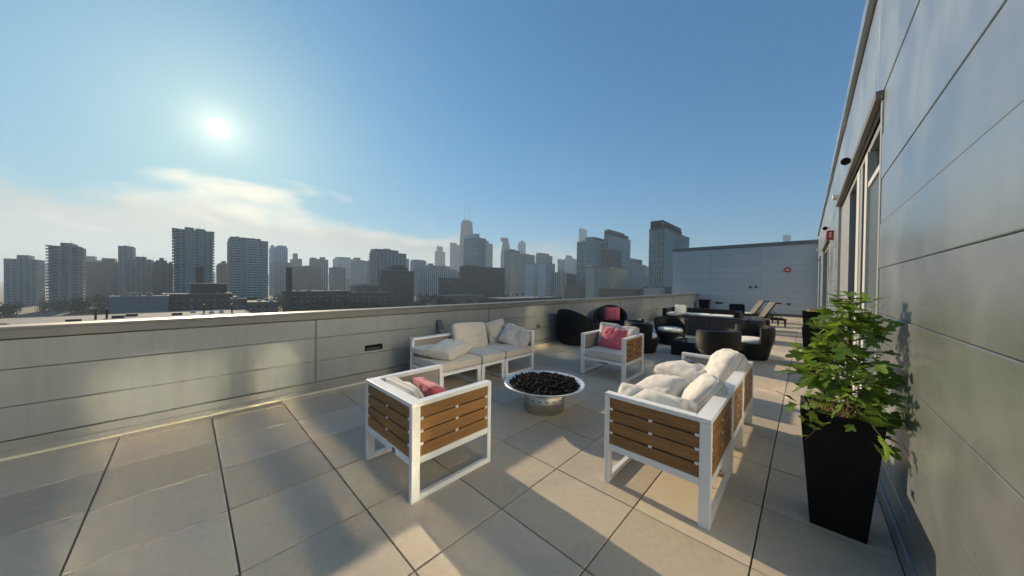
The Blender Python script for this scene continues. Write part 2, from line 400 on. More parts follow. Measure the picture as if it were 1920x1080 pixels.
# ------------------------------------------------------------------ helpers
class MB:
    """collects faces for ONE mesh"""
    def __init__(s): s.v = []; s.f = []; s.sm = []; s.mi = []
    def quad(s, a, b, c, d, smooth=False, mi=0):
        n = len(s.v); s.v += [tuple(a), tuple(b), tuple(c), tuple(d)]; s.f.append((n, n + 1, n + 2, n + 3)); s.sm.append(smooth); s.mi.append(mi)
    def box(s, x0, x1, y0, y1, z0, z1, M=None, mi=0):
        n = len(s.v)
        vs = [(x0, y0, z0), (x1, y0, z0), (x1, y1, z0), (x0, y1, z0), (x0, y0, z1), (x1, y0, z1), (x1, y1, z1), (x0, y1, z1)]
        if M is not None: vs = [tuple(M @ Vector(v)) for v in vs]
        s.v += vs
        for f in ((0, 3, 2, 1), (4, 5, 6, 7), (0, 1, 5, 4), (1, 2, 6, 5), (2, 3, 7, 6), (3, 0, 4, 7)):
            s.f.append(tuple(n + i for i in f)); s.sm.append(False); s.mi.append(mi)
        return s
    def taper(s, x0, x1, y0, y1, z0, a0, a1, b0, b1, z1, M=None):
        n = len(s.v)
        vs = [(x0, y0, z0), (x1, y0, z0), (x1, y1, z0), (x0, y1, z0), (a0, b0, z1), (a1, b0, z1), (a1, b1, z1), (a0, b1, z1)]
        if M is not None: vs = [tuple(M @ Vector(v)) for v in vs]
        s.v += vs
        for f in ((0, 3, 2, 1), (4, 5, 6, 7), (0, 1, 5, 4), (1, 2, 6, 5), (2, 3, 7, 6), (3, 0, 4, 7)):
            s.f.append(tuple(n + i for i in f)); s.sm.append(False); s.mi.append(0)
        return s
    def tube(s, pts, r, seg=8, cap=True, closed=False):
        pts = [Vector(p) for p in pts]; k = len(pts)
        rr = r if isinstance(r, (list, tuple)) else [r] * k
        n0 = len(s.v); up = None
        for i, p in enumerate(pts):
            if closed: t = pts[(i + 1) % k] - pts[i - 1]
            else: t = (pts[min(i + 1, k - 1)] - pts[max(i - 1, 0)])
            t.normalize()
            if up is None: up = Vector((0, 0, 1)) if abs(t.z) < 0.9 else Vector((1, 0, 0))
            a = t.cross(up)
            if a.length < 1e-4: a = t.cross(Vector((0.3, 1, 0.2)))
            a.normalize(); b = a.cross(t).normalized(); up = b
            for j in range(seg):
                th = 2 * PI * j / seg
                s.v.append(tuple(p + (a * math.cos(th) + b * math.sin(th)) * rr[i]))
        rings = k if closed else k - 1
        for i in range(rings):
            i2 = (i + 1) % k
            for j in range(seg):
                j2 = (j + 1) % seg
                s.f.append((n0 + i * seg + j, n0 + i * seg + j2, n0 + i2 * seg + j2, n0 + i2 * seg + j)); s.sm.append(True); s.mi.append(0)
        if cap and not closed:
            s.f.append(tuple(n0 + j for j in range(seg))); s.sm.append(False); s.mi.append(0)
            s.f.append(tuple(n0 + (k - 1) * seg + seg - 1 - j for j in range(seg))); s.sm.append(False); s.mi.append(0)
        return s
    def lathe(s, prof, seg=40, c=(0, 0, 0), cap0=False, cap1=False):
        n0 = len(s.v)
        for (r, z) in prof:
            for j in range(seg):
                th = 2 * PI * j / seg
                s.v.append((c[0] + r * math.cos(th), c[1] + r * math.sin(th), c[2] + z))
        for i in range(len(prof) - 1):
            for j in range(seg):
                j2 = (j + 1) % seg
                s.f.append((n0 + i * seg + j, n0 + i * seg + j2, n0 + (i + 1) * seg + j2, n0 + (i + 1) * seg + j)); s.sm.append(True); s.mi.append(0)
        if cap0: s.f.append(tuple(n0 + seg - 1 - j for j in range(seg))); s.sm.append(False); s.mi.append(0)
        if cap1: s.f.append(tuple(n0 + (len(prof) - 1) * seg + j for j in range(seg))); s.sm.append(False); s.mi.append(0)
        return s
    def grid(s, fn, nu, nv, closed_u=False, closed_v=False):
        n0 = len(s.v)
        for i in range(nu):
            for j in range(nv):
                s.v.append(tuple(fn(i, j)))
        for i in range(nu if closed_u else nu - 1):
            for j in range(nv if closed_v else nv - 1):
                i2, j2 = (i + 1) % nu, (j + 1) % nv
                s.f.append((n0 + i * nv + j, n0 + i2 * nv + j, n0 + i2 * nv + j2, n0 + i * nv + j2)); s.sm.append(True); s.mi.append(0)
        return s
    def ico(s, c, r, sub=1, jit=0.0, squash=1.0):
        bm = bmesh.new(); bmesh.ops.create_icosphere(bm, subdivisions=sub, radius=1.0)
        n0 = len(s.v)
        for v in bm.verts:
            k = 1 + jit * (rnd.random() - 0.5) * 2
            s.v.append((c[0] + v.co.x * r * k, c[1] + v.co.y * r * k, c[2] + v.co.z * r * k * squash))
        for f in bm.faces:
            s.f.append(tuple(n0 + v.index for v in f.verts)); s.sm.append(False); s.mi.append(0)
        bm.free(); return s
    def mesh(s, name, mat):
        me = bpy.data.meshes.new(name); me.from_pydata(s.v, [], s.f)
        mats = mat if isinstance(mat, (list, tuple)) else [mat]
        for m in mats: me.materials.append(m)
        me.polygons.foreach_set('use_smooth', s.sm)
        if len(mats) > 1: me.polygons.foreach_set('material_index', s.mi)
        me.update(); return me
    def build(s, name, mat, parent=None, bevel=0.0, kind=None, weld=False, fixn=False):
        me = s.mesh(name, mat)
        if weld or fixn:
            bm = bmesh.new(); bm.from_mesh(me)
            if weld: bmesh.ops.remove_doubles(bm, verts=bm.verts, dist=1e-5)
            if fixn: bmesh.ops.recalc_face_normals(bm, faces=bm.faces)
            bm.to_mesh(me); bm.free()
        return link(name, me, parent, bevel, kind)
def link(name, me, parent=None, bevel=0.0, kind=None):
    o = bpy.data.objects.new(name, me); COL.objects.link(o)
    if parent is not None: o.parent = parent
    if bevel:
        m = o.modifiers.new('bevel', 'BEVEL'); m.width = bevel; m.segments = 2; m.limit_method = 'ANGLE'
    if kind: o['kind'] = kind
    return o
def tag(o, label=None, cat=None, group=None, kind=None):
    if label: o['label'] = label
    if cat: o['category'] = cat
    if group: o['group'] = group
    if kind: o['kind'] = kind
    return o
def thing(name, label, cat, loc=(0, 0, 0), rz=0.0, group=None):
    o = bpy.data.objects.new(name, None); COL.objects.link(o)
    o.location = loc; o.rotation_euler = (0, 0, rz); o.empty_display_size = 0.1
    return tag(o, label, cat, group)
def copy_tree(o, parent=None):
    c = o.copy(); COL.objects.link(c)
    if parent is not None: c.parent = parent
    for ch in list(o.children): copy_tree(ch, c)
    return c
def struct(o): o['kind'] = 'structure'; return o

# ------------------------------------------------------------------ ground, terrace floor
GZ = -28.0
g = MB(); 
for i in range(12):
    for j in range(12):
        x0, y0 = -6000 + i * 1000, -6000 + j * 1000
        g.quad((x0, y0, GZ), (x0 + 1000, y0, GZ), (x0 + 1000, y0 + 1000, GZ), (x0, y0 + 1000, GZ))
struct(g.build('ground', MAT['ground'], weld=True))

S = 0.6096
U0, V0 = 0.18226, 2.01406
deck = struct(MB().box(-4.5, 21.0, -0.42, 4.66, -0.35, -0.055).build('terrace_floor', MAT['joint']))
pav_mesh = []
for k in range(4):
    bm = bmesh.new(); bmesh.ops.create_cube(bm, size=1.0)
    for v in bm.verts: v.co = Vector((v.co.x * (S - 0.0075), v.co.y * (S - 0.0075), v.co.z * 0.05 - 0.025))
    bmesh.ops.bevel(bm, geom=[e for e in bm.edges if all(abs(v.co.z) < 1e-4 for v in e.verts)], offset=0.0022, segments=1, affect='EDGES')
    me = bpy.data.meshes.new('paver'); bm.to_mesh(me); bm.free(); me.materials.append(MAT['paver']); pav_mesh.append(me)
cells = []
for i in range(-8, 35):
    for j in range(-4, 5):
        u, v = U0 + (i + .5) * S, V0 + (j + .5) * S
        if -4.4 < u < 20.7: cells.append((math.hypot(u - 1.0, v - 1.0), u, v, j))
cells.sort()
rest = MB()
for k, (d, u, v, j) in enumerate(cells):
    dz = rnd.uniform(-0.0016, 0.0016)
    v_lo, v_hi = v - S / 2 + 0.00375, v + S / 2 - 0.00375
    if j == -4: v_lo = -0.385
    if j == 4: v_hi = 4.60
    if k < 296 and j not in (-4, 4):
        o = link('paver', pav_mesh[rnd.randrange(4)], deck)
        o.location = (u, v, dz); o.rotation_euler = (rnd.uniform(-.0016, .0016), rnd.uniform(-.0016, .0016), 0)
    elif k < 296:
        MB().box(u - S / 2 + .00375, u + S / 2 - .00375, v_lo, v_hi, -0.05, dz).build('paver', MAT['paver'], deck)
    else:
        rest.box(u - S / 2 + .00375, u + S / 2 - .00375, v_lo, v_hi, -0.05, dz)
rest.build('paver_field', MAT['paver'], deck, kind='stuff')
# the building the terrace lies on
blk = thing('apartment_building', 'the apartment building underneath the terrace, its roof edge below the parapet', 'building', (0, 0, GZ))
MB().box(-4.5, 21.0, -0.42, 4.84, 0, -GZ - 0.36).build('wall', MAT['concrete_raw'], blk)
MB().box(-6.0, 21.0, -14.0, -0.56, 0, -GZ - 0.36).build('rear_wall', MAT['concrete_raw'], blk)

# ------------------------------------------------------------------ parapet
PV = 4.66
par = thing('parapet_wall', 'low metal clad parapet wall running along the whole terrace edge', 'parapet', (0, PV, 0))
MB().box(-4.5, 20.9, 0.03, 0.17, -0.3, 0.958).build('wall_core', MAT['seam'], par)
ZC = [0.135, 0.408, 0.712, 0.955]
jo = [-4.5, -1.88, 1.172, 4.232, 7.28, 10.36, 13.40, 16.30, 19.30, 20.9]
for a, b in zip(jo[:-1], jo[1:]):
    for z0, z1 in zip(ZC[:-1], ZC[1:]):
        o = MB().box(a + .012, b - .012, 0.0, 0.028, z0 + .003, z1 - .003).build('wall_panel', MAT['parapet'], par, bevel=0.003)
        o.rotation_euler = (rnd.uniform(-.002, .002), 0, rnd.uniform(-.0004, .0004))
for x in jo[1:-1]:
    MB().box(x - .010, x + .010, -0.006, 0.022, ZC[0], ZC[-1] - .004).build('joint_cover', MAT['coping'], par)
cj = [-4.5, -1.2, 2.4, 6.0, 9.6, 13.2, 16.8, 20.9]
for a, b in zip(cj[:-1], cj[1:]):
    m = MB(); m.box(a + .002, b - .002, -0.03, 0.21, 1.035, 1.06); m.box(a + .002, b - .002, -0.03, -0.012, 0.962, 1.0349)
    m.box(a + .002, b - .002, 0.192, 0.21, 0.962, 1.0349); m.build('coping', MAT['coping'], par, bevel=0.004)
m = MB(); m.box(-4.5, 20.9, -0.012, 0.026, 0.096, 0.132); m.box(-4.5, 20.9, -0.006, 0.026, 0.055, 0.0955); m.box(-4.5, 20.9, -0.022, 0.026, 0.0, 0.0545)
m.build('base_flashing', MAT['flash'], par)
m = MB(); m.box(-4.5, 20.9, -0.058, -0.030, -0.03, 0.016); m.build('edge_strip', MAT['edge'], par)

def step_light(u, z, label):
    t = thing('step_light', label, 'wall light', (u, PV, z), 0, 'recessed step lights along the parapet')
    m = MB(); w, hh = .128, .040
    m.box(-w, w, -0.012, 0.01, hh - .010, hh); m.box(-w, w, -0.012, 0.01, -hh, -hh + .010)
    m.box(-w, -w + .012, -0.012, 0.01, -hh + .010, hh - .010); m.box(w - .012, w, -0.012, 0.01, -hh + .010, hh - .010)
    m.build('frame', MAT['gapdark'], t)
    MB().box(-w + .012, w - .012, -0.001, 0.004, -hh + .010, hh - .010).build('recess', MAT['gapdark'], t)
    m = MB(); m.taper(-w + .02, w - .02, -.003, -.001, -hh + .012, -w + .035, w - .035, -.009, -.001, -.004); m.build('reflector', MAT['greymetal'], t)
step_light(1.92, 0.49, 'black recessed step light low on the parapet left of the parapet sofa')
step_light(7.90, 0.51, 'black recessed step light between the two black egg chairs')
step_light(14.0, 0.475, 'small recessed step light on the far parapet beyond the tub chairs')
# wedge light
t = thing('wedge_wall_light', 'dark wedge shaped wall light above the parapet sofa', 'wall light', (3.04, PV, 0.64))
m = MB(); n = len(m.v)
MB().box(-.055, .055, -.014, 0.0, -.005, .175).build('back_plate', MAT['greymetal'], t, bevel=.003)
m.taper(-.05, .05, -.115, -.014, 0.0, -.05, .05, -.022, -.014, .165); m.build('hood', MAT['greymetal'], t, bevel=.004)
MB().box(-.04, .04, -.10, -.02, -.012, -.001).build('lamp_glass', MAT['lens'], t)
def outlet(u, z, label, r=.032):
    t = thing('round_wall_outlet', label, 'wall fixture', (u, PV, z), 0, 'small round fixtures on the parapet')
    m = MB(); m.tube([(0, 0, 0), (0, -.012, 0)], r * 1.5, 20); m.build('flange', MAT['greymetal'], t)
    m = MB(); m.tube([(0, -.012, 0), (0, -.05, 0)], [r, r * .82], 18); m.build('cap', MAT['steel'], t)
outlet(5.81, 0.455, 'round silver capped fixture on the parapet right of the sofa', .04)
outlet(11.1, 0.50, 'small dark fixture on the parapet beyond the egg chair with pillow')
outlet(15.94, 0.485, 'farthest small fixture near the corner end of the parapet')

# ------------------------------------------------------------------ rooftop building on the right and the end wall
WV = -0.40
bld = thing('rooftop_building', 'pale grey panel clad rooftop building along the right edge with glazed doors', 'building', (0, WV, 0))
TOPZ = 4.02
core = MB()
ops = [(-0.38, 1.30, 2.56), (3.62, 7.95, 2.88), (10.5, 14.6, 2.66), (16.6, 18.6, 2.60)]   # openings: u0, u1, head height
x = -6.0
for a, b, zt in ops:
    core.box(x, a, -5.0, -0.022, -0.3, TOPZ); core.box(a, b, -5.0, -0.022, zt, TOPZ); core.box(a, b, -5.0, -0.62, -0.3, zt); core.box(a, b, -0.62, -0.022, -0.3, -0.002); x = b
core.box(x, 21.0, -5.0, -0.022, -0.3, TOPZ)
core.build('wall_core', MAT['seam'], bld)
cz = [0.11] + [0.26 + 0.336 * k for k in range(0, 8)] + [2.95]
cz = [0.11, 0.26, 0.596, 0.932, 1.268, 1.604, 1.940, 2.276, 2.612, 2.948]
def wall_run(a, b, z_lo=0.11):
    for z0, z1 in zip(cz[:-1], cz[1:]):
        if z1 <= z_lo + .01: continue
        zz = max(z0, z_lo)
        o = MB().box(a + .004, b - .004, -0.02, 0.0, zz + .002, z1 - .002).build('wall_panel', MAT['wallpanel'], bld, bevel=.003)
        o.rotation_euler = (rnd.uniform(-.0015, .0015), 0, 0)
runs = [(-6.0, -3.2), (-3.2, -0.38), (1.30, 3.62), (7.95, 10.5), (14.6, 16.6), (18.6, 20.98)]
for a, b in runs: wall_run(a, b)
for a, b, zt in ops:
    o = MB().box(a + .004, b - .004, -0.02, 0.0, zt + .07, 2.945).build('wall_panel', MAT['wallpanel'], bld, bevel=.003)
tj = [-6.0, -3.2, -0.38, 1.30, 3.88, 7.95, 10.5, 13.5, 16.6, 19.0, 20.98]
for a, b in zip(tj[:-1], tj[1:]):
    MB().box(a + .004, b - .004, -0.02, 0.0, 2.951, 3.90).build('wall_panel', MAT['wallpanel'], bld, bevel=.003)
MB().box(-6.0, 20.98, -0.021, -0.006, 3.90, 3.945).build('shadow_gap', MAT['gapdark'], bld)
m = MB(); m.box(-6.0, 20.98, -0.45, 0.045, 3.946, 4.10); m.build('coping', MAT['wallpanel'], bld, bevel=.006)
xx = -6.0
for a, b in [(o_[0], o_[1]) for o_ in ops] + [(20.98, 21)]:
    MB().box(xx, a, -0.02, 0.012, 0.0, 0.105).build('base_trim', MAT['jambmetal'], bld, bevel=.003); xx = b
def glass_pane_mat():
    m, nt, b = new_mat('door_glass')
    b.inputs['Base Color'].default_value = (0.52, 0.55, 0.53, 1); b.inputs['Roughness'].default_value = 0.085
    b.inputs['Metallic'].default_value = 1.0
    return m
MAT['doorglass'] = glass_pane_mat()
def opening(a, b, zt, members, hood=True):
    """members: (u0, u1, kind) from near to far"""
    e = bpy.data.objects.new('glazed_door', None); COL.objects.link(e); e.parent = bld
    m = MB(); m.box(a + .002, b - .002, -0.62, -0.002, zt, zt + .012); m.build('soffit', MAT['soffit'], e)
    if hood:
        m = MB(); m.box(a, b, -0.0, 0.04, zt + .012, zt + .075); m.build('hood', MAT['soffit'], e, bevel=.003)
    m = MB(); m.box(a + .001, a + .055, -0.10, 0.006, 0.0, zt - .001); m.box(b - .055, b - .001, -0.10, 0.006, 0.0, zt - .001)
    m.box(a + .056, b - .056, -0.10, -0.035, zt - .07, zt - .001); m.box(a + .056, b - .056, -0.10, -0.03, 0.0, 0.05)
    m.build('frame', MAT['jambmetal'], e, bevel=.003)
    for (u0, u1, k) in members:
        if k == 'glass':
            MB().box(u0, u1, -0.085, -0.075, 0.051, zt - .071).build('glass_pane', MAT['doorglass'], e)
        elif k == 'leaf':
            l = MB().box(u0, u1, -0.085, -0.045, 0.051, 2.45).build('door_leaf', MAT['doorgrey'], e, bevel=.003)
            MB().box(u0, u1, -0.096, -0.088, 2.46, zt - .071).build('glass_pane', MAT['gapdark'], e)
            MB().box(u0 + .01, u1 - .01, -0.07, -0.030, 2.45, 2.50).build('door_rail', MAT['jambwhite'], e)
            hm = MB(); hm.tube([(u1 - .10, -.045, .95), (u1 - .10, 0.0, .95), (u1 - .10, 0.0, 1.25), (u1 - .10, -.045, 1.25)], .011, 8); hm.build('handle', MAT['steel'], l)
        elif k == 'dark':
            MB().box(u0, u1, -0.16, -0.15, 0.051, zt - .071).build('glass_pane', MAT['gapdark'], e)
        elif k == 'white':
            MB().box(u0, u1, -0.095, -0.02, 0.051, zt - .071).build('mullion', MAT['jambwhite'], e, bevel=.004)
        elif k == 'grey':
            MB().box(u0, u1, -0.095, -0.03, 0.051, zt - .071).build('mullion', MAT['jambmetal'], e, bevel=.004)
opening(-0.38, 1.30, 2.56, [(-.32, .58, 'glass'), (.58, .80, 'grey'), (.80, 1.24, 'glass')], hood=False)
opening(3.62, 7.95, 2.88, [(3.68, 4.66, 'leaf'), (4.66, 4.80, 'white'), (4.80, 5.12, 'dark'), (5.12, 5.28, 'grey'), (5.28, 5.50, 'white'), (5.50, 6.35, 'glass'), (6.35, 6.50, 'dark'), (6.50, 7.89, 'grey')])
opening(10.5, 14.6, 2.66, [(10.56, 11.2, 'glass'), (11.2, 11.4, 'white'), (11.4, 12.2, 'dark'), (12.2, 12.5, 'grey'), (12.5, 14.54, 'glass')])
opening(16.6, 18.6, 2.60, [(16.66, 17.5, 'glass'), (17.5, 17.7, 'white'), (17.7, 18.54, 'glass')])

EU = 20.95
end = thing('end_wall', 'tall blue grey panel clad wall closing the far end of the terrace', 'wall', (EU, 0, 0))
MB().box(0.022, 5.0, -0.40, 6.05, -0.3, 3.62).build('wall_core', MAT['endcore'], end)
ez = [0.12] + [0.26 + 0.336 * k for k in range(11)]
vj = [-0.395, 1.75, 4.0, 6.05]
for k, (z0, z1) in enumerate(zip(ez[:-1], ez[1:])):
    for a, b in zip(vj[:-1], vj[1:]):
        sh = (0.0 if k % 2 else 0.0)
        o = MB().box(0.0, 0.02, a + .0025, b - .0025, z0 + .003, z1 - .003).build('wall_panel', MAT['endpanel'], end, bevel=.003)
        o.rotation_euler = (0, rnd.uniform(-.002, .002), rnd.uniform(-.001, .001))
MB().box(-0.05, 5.0, -0.42, 6.08, 3.625, 3.80).build('coping', MAT['coping'], end, bevel=.006)
MB().box(-0.012, 0.02, -0.38, 4.64, 0.0, 0.112).build('base_trim', MAT['soffit'], end)

# fixtures on the walls
def bullhorn(u, z, v_out, label, shape):
    t = thing('flood_light', label, 'flood light', (u, WV, z), 0, 'flood lights along the rooftop building')
    m = MB(); m.tube([(0, 0, 0), (0, .012, 0)], .022, 16); m.build('wall_plate', MAT['whiteplastic'], t)
    m = MB(); m.tube([(0, .01, 0), (0, v_out * .5, .008), (0, v_out, 0.0)], .008, 8); m.build('arm', MAT['jambmetal'], t)
    if shape == 'disc':
        m = MB(); m.tube([(0.03, v_out + .01, .006), (-0.045, v_out + .025, -.012)], [.040, .046], 24); m.build('lamp_head', MAT['greymetal'], t)
        m = MB(); m.tube([(-0.0452, v_out + .025, -.012), (-0.050, v_out + .0255, -.0132)], .042, 24); m.build('lamp_face', MAT['gapdark'], t)
    else:
        m = MB(); m.box(-.08, .08, v_out - .02, v_out + .05, -.035, .035); m.build('lamp_head', MAT['whiteplastic'], t, bevel=.006)
        MB().box(-.088, -.081, v_out - .012, v_out + .042, -.028, .028).build('lamp_face', MAT['lens'], t)
bullhorn(5.75, 3.06, .04, 'nearest black faced flood light beside the dark door hood', 'disc')
bullhorn(7.95, 3.07, .035, 'square white flood light at the far end of the door hood', 'box')
bullhorn(11.2, 2.98, .05, 'small black faced flood light just above the red alarm', 'disc')
bullhorn(16.3, 2.9, .09, 'farthest white flood light close to the end wall corner', 'box')
t = thing('fire_alarm', 'red box shaped fire alarm sticking out from the rooftop building wall', 'fire alarm', (9.25, WV, 2.46))
MB().box(-.085, .085, 0.0, .11, 0, .19).build('housing', MAT['red'], t, bevel=.008)
MB().box(-.05, .05, .111, .128, .10, .15).build('strobe', MAT['lens'], t, bevel=.004)
m = MB()
for k in range(4): m.box(-.05, .05, .1105, .114, .02 + k * .018, .028 + k * .018)
m.build('speaker_slots', MAT['gapdark'], t)
for k, zz in enumerate((.035, .075, .115, .155)):
    pass
m = MB()
for (y, z0) in ((.035, .045), (.035, .075), (.035, .105), (.035, .135)):
    m.box(-.0862, -.0852, y, y + .035, z0, z0 + .018)
m.build('lettering', MAT['whiteplastic'], t)
t = thing('wall_plate', 'slim white upright plate on the wall beside the red alarm', 'wall plate', (8.55, WV, 1.85))
MB().box(-.03, .03, 0, .016, 0, .36).build('plate', MAT['whiteplastic'], t, bevel=.003)
MB().box(-.012, .012, .0165, .02, .03, .33).build('slot', MAT['jambmetal'], t)
t = thing('alarm_strobe', 'round red alarm with white flash lens on the end wall', 'alarm', (EU, 0.69, 2.36))
m = MB(); m.tube([(0, 0, 0), (-.05, 0, 0)], [.135, .125], 28); m.build('housing', MAT['red'], t)
m = MB(); m.box(-.075, -.051, -.055, .055, -.03, .03); m.build('flash_lens', MAT['lens'], t, bevel=.006)
for v, lab in ((2.17, 'left one of two round steel vents side by side on the end wall'), (1.93, 'right one of two round steel vents side by side on the end wall')):
    t = thing('round_vent', lab, 'vent', (EU, v, 1.475), 0, 'pair of round vents on the end wall')
    m = MB(); m.tube([(0, 0, 0), (-.03, 0, 0)], [.105, .098], 24); m.build('collar', MAT['steel'], t)
    m = MB(); m.tube([(-.03, 0, 0), (-.06, 0, .0)], [.07, .06], 20); m.build('cap', MAT['greymetal'], t)
t = thing('step_light', 'recessed step light low on the end wall right of the corner planter', 'wall light', (EU, 3.58, 0.545))
m = MB(); m.box(-.012, 0, -.19, .19, .045, .06); m.box(-.012, 0, -.19, .19, -.06, -.045); m.box(-.012, 0, -.19, -.175, -.045, .045); m.box(-.012, 0, .175, .19, -.045, .045)
m.build('frame', MAT['jambmetal'], t)
MB().box(-.004, .002, -.175, .175, -.045, .045).build('recess', MAT['gapdark'], t)
t = thing('junction_box', 'tiny dark junction box on the end wall beyond the far tall planter', 'junction box', (EU, 0.62, 0.62))
MB().box(-.04, 0, -.07, .07, -.05, .05).build('box', MAT['gapdark'], t, bevel=.004)
MB().box(-.046, -.041, -.06, .06, -.04, .04).build('cover', MAT['greymetal'], t)

# ------------------------------------------------------------------ soft goods
def n3(p, s=1.0, seed=0.0):
    return noise.noise(Vector((p[0] * s + seed, p[1] * s - seed * 1.7, p[2] * s + seed * .6)))
def pillow_mesh(w, d, t, seed=1.0, edge=0.42, pinch=0.10, wr=0.012, n=34, gusset=0.0, bend=0.0, sag=0.0, rnd_=0.09):
    """puffed cushion lying in x,y with its seam at z=0 (or a gusset of that height)"""
    m = MB(); rr = random.Random(int(seed * 1000))
    folds = [(rr.uniform(-1, 1), rr.uniform(-1, 1), rr.uniform(0, PI), rr.uniform(.5, 1.0)) for _ in range(9)]
    def xy(a, b):
        x = w / 2 * a * (1 - pinch * (1 - b * b) * abs(a) ** 2); y = d / 2 * b * (1 - pinch * (1 - a * a) * abs(b) ** 2)
        k = 1 - rnd_ * (a * a * b * b) ** 1.5
        j = 1 + wr * 1.2 * n3((a, b, 0), 2.2, seed)
        return x * k * j, y * k * j
    def hgt(a, b, side):
        k = max(0.0, (1 - abs(a) ** 2.6)) * max(0.0, (1 - abs(b) ** 2.6))
        z = t / 2 * k ** edge
        x, y = xy(a, b)
        f = 0.0
        for (fa, fb, th, am) in folds:       # creases
            da, db = a - fa, b - fb
            l = da * math.cos(th) + db * math.sin(th); q = -da * math.sin(th) + db * math.cos(th)
            f -= am * math.exp(-(q / .07) ** 2) * math.exp(-(l / .55) ** 2)
        for sa in (-1, 1):                    # folds running out of the corners
            for sb in (-1, 1):
                da, db = a - sa, b - sb; r = math.hypot(da, db); th = math.atan2(db, da)
                f += 0.8 * math.sin(th * 13 + seed * 5 + sa * 2 + sb) * math.exp(-(r / .34) ** 2) * min(1, r * 5)
        f += 1.2 * n3((x, y, side), 7.0, seed) + 0.5 * n3((x, y, side), 17.0, seed)
        return z + wr * f * min(1.0, k * 3)
    def post(x, y, z):
        z2 = z + bend * ((x / (w / 2)) ** 2) - sag * (1 - (x / (w / 2)) ** 2) * (1 - (y / (d / 2)) ** 2) * 0
        return (x, y, z2)
    def prm(i): return -1 + 2 * i / (n - 1)
    def sp(a): return math.sin(a * PI / 2) * .55 + a * .45
    top = lambda i, j: post(*xy(sp(prm(i)), sp(prm(j))), gusset / 2 + hgt(sp(prm(i)), sp(prm(j)), 1))
    bot = lambda i, j: post(*xy(sp(prm(i)), -sp(prm(j))), -gusset / 2 - hgt(sp(prm(i)), -sp(prm(j)), 0))
    m.grid(top, n, n); m.grid(bot, n, n)
    border = []
    for i in range(n): border.append((prm(i), -1))
    for j in range(1, n): border.append((1, prm(j)))
    for i in range(n - 2, -1, -1): border.append((prm(i), 1))
    for j in range(n - 2, 0, -1): border.append((-1, prm(j)))
    pts = [xy(sp(a), sp(b)) for a, b in border]
    if gusset:
        k = len(pts)
        def gs(i, j):
            x, y = pts[i]; f = j / 4
            o = 1 + .018 * math.sin(f * PI) + .008 * n3((x, y, f), 22, seed)
            return post(x * o, y * o, (f - .5) * gusset)
        m.grid(gs, k, 5, closed_u=True)
    return m, pts, post
def cushion(name, label, cat, loc, rot, w, d, t, mat, seed, gusset=0.0, group=None, parent=None, piping=True, **kw):
    m, pts, post = pillow_mesh(w, d, t, seed, gusset=gusset, **kw)
    o = m.build(name, mat, parent, fixn=True, weld=True)
    o.location = loc; o.rotation_euler = rot
    if parent is None: tag(o, label, cat, group)
    if piping:
        for s in ((1, -1) if gusset else (0,)):
            tb = MB(); tb.tube([post(x * 1.004, y * 1.004, s * gusset / 2) for x, y in pts], .0042 if gusset else .0036, 6, closed=True)
            tb.build('piping', MAT['piping'] if mat is not MAT['pink'] else MAT['pink'], o)
    return o

# ------------------------------------------------------------------ white framed lounge modules
def slat_panel(parent, axis, a0, a1, z0, z1, pos, out, clips=True, n=4):
    """n slats across a frame. axis 'y': slats run along y at x=pos ; 'x': run along x at y=pos ; out = side that faces outward"""
    gap = .0105; hgt = (z1 - z0 - gap * (n - 1)) / n
    for k in range(n):
        s0 = z0 + k * (hgt + gap); m = MB(); th = .016
        lo, hi = (pos, pos + th) if out < 0 else (pos - th, pos)
        if axis == 'y': m.box(lo, hi, a0, a1, s0, s0 + hgt)
        else: m.box(a0, a1, lo, hi, s0, s0 + hgt)
        m.build('slat', MAT['slat'], parent, bevel=.002)
    if clips:
        m = MB()
        for k in range(n - 1):
            zc = z0 + (k + 1) * (hgt + gap) - gap / 2
            for f in (.02, .5, .98):
                c = a0 + (a1 - a0) * f; e = .011
                lo, hi = (pos - .002, pos + .014) if out < 0 else (pos - .014, pos + .002)
                if axis == 'y': m.box(lo, hi, c - e, c + e, zc - .0085, zc + .0085)
                else: m.box(c - e, c + e, lo, hi, zc - .0085, zc + .0085)
        m.build('spacer_clip', MAT['white'], parent, kind='stuff')
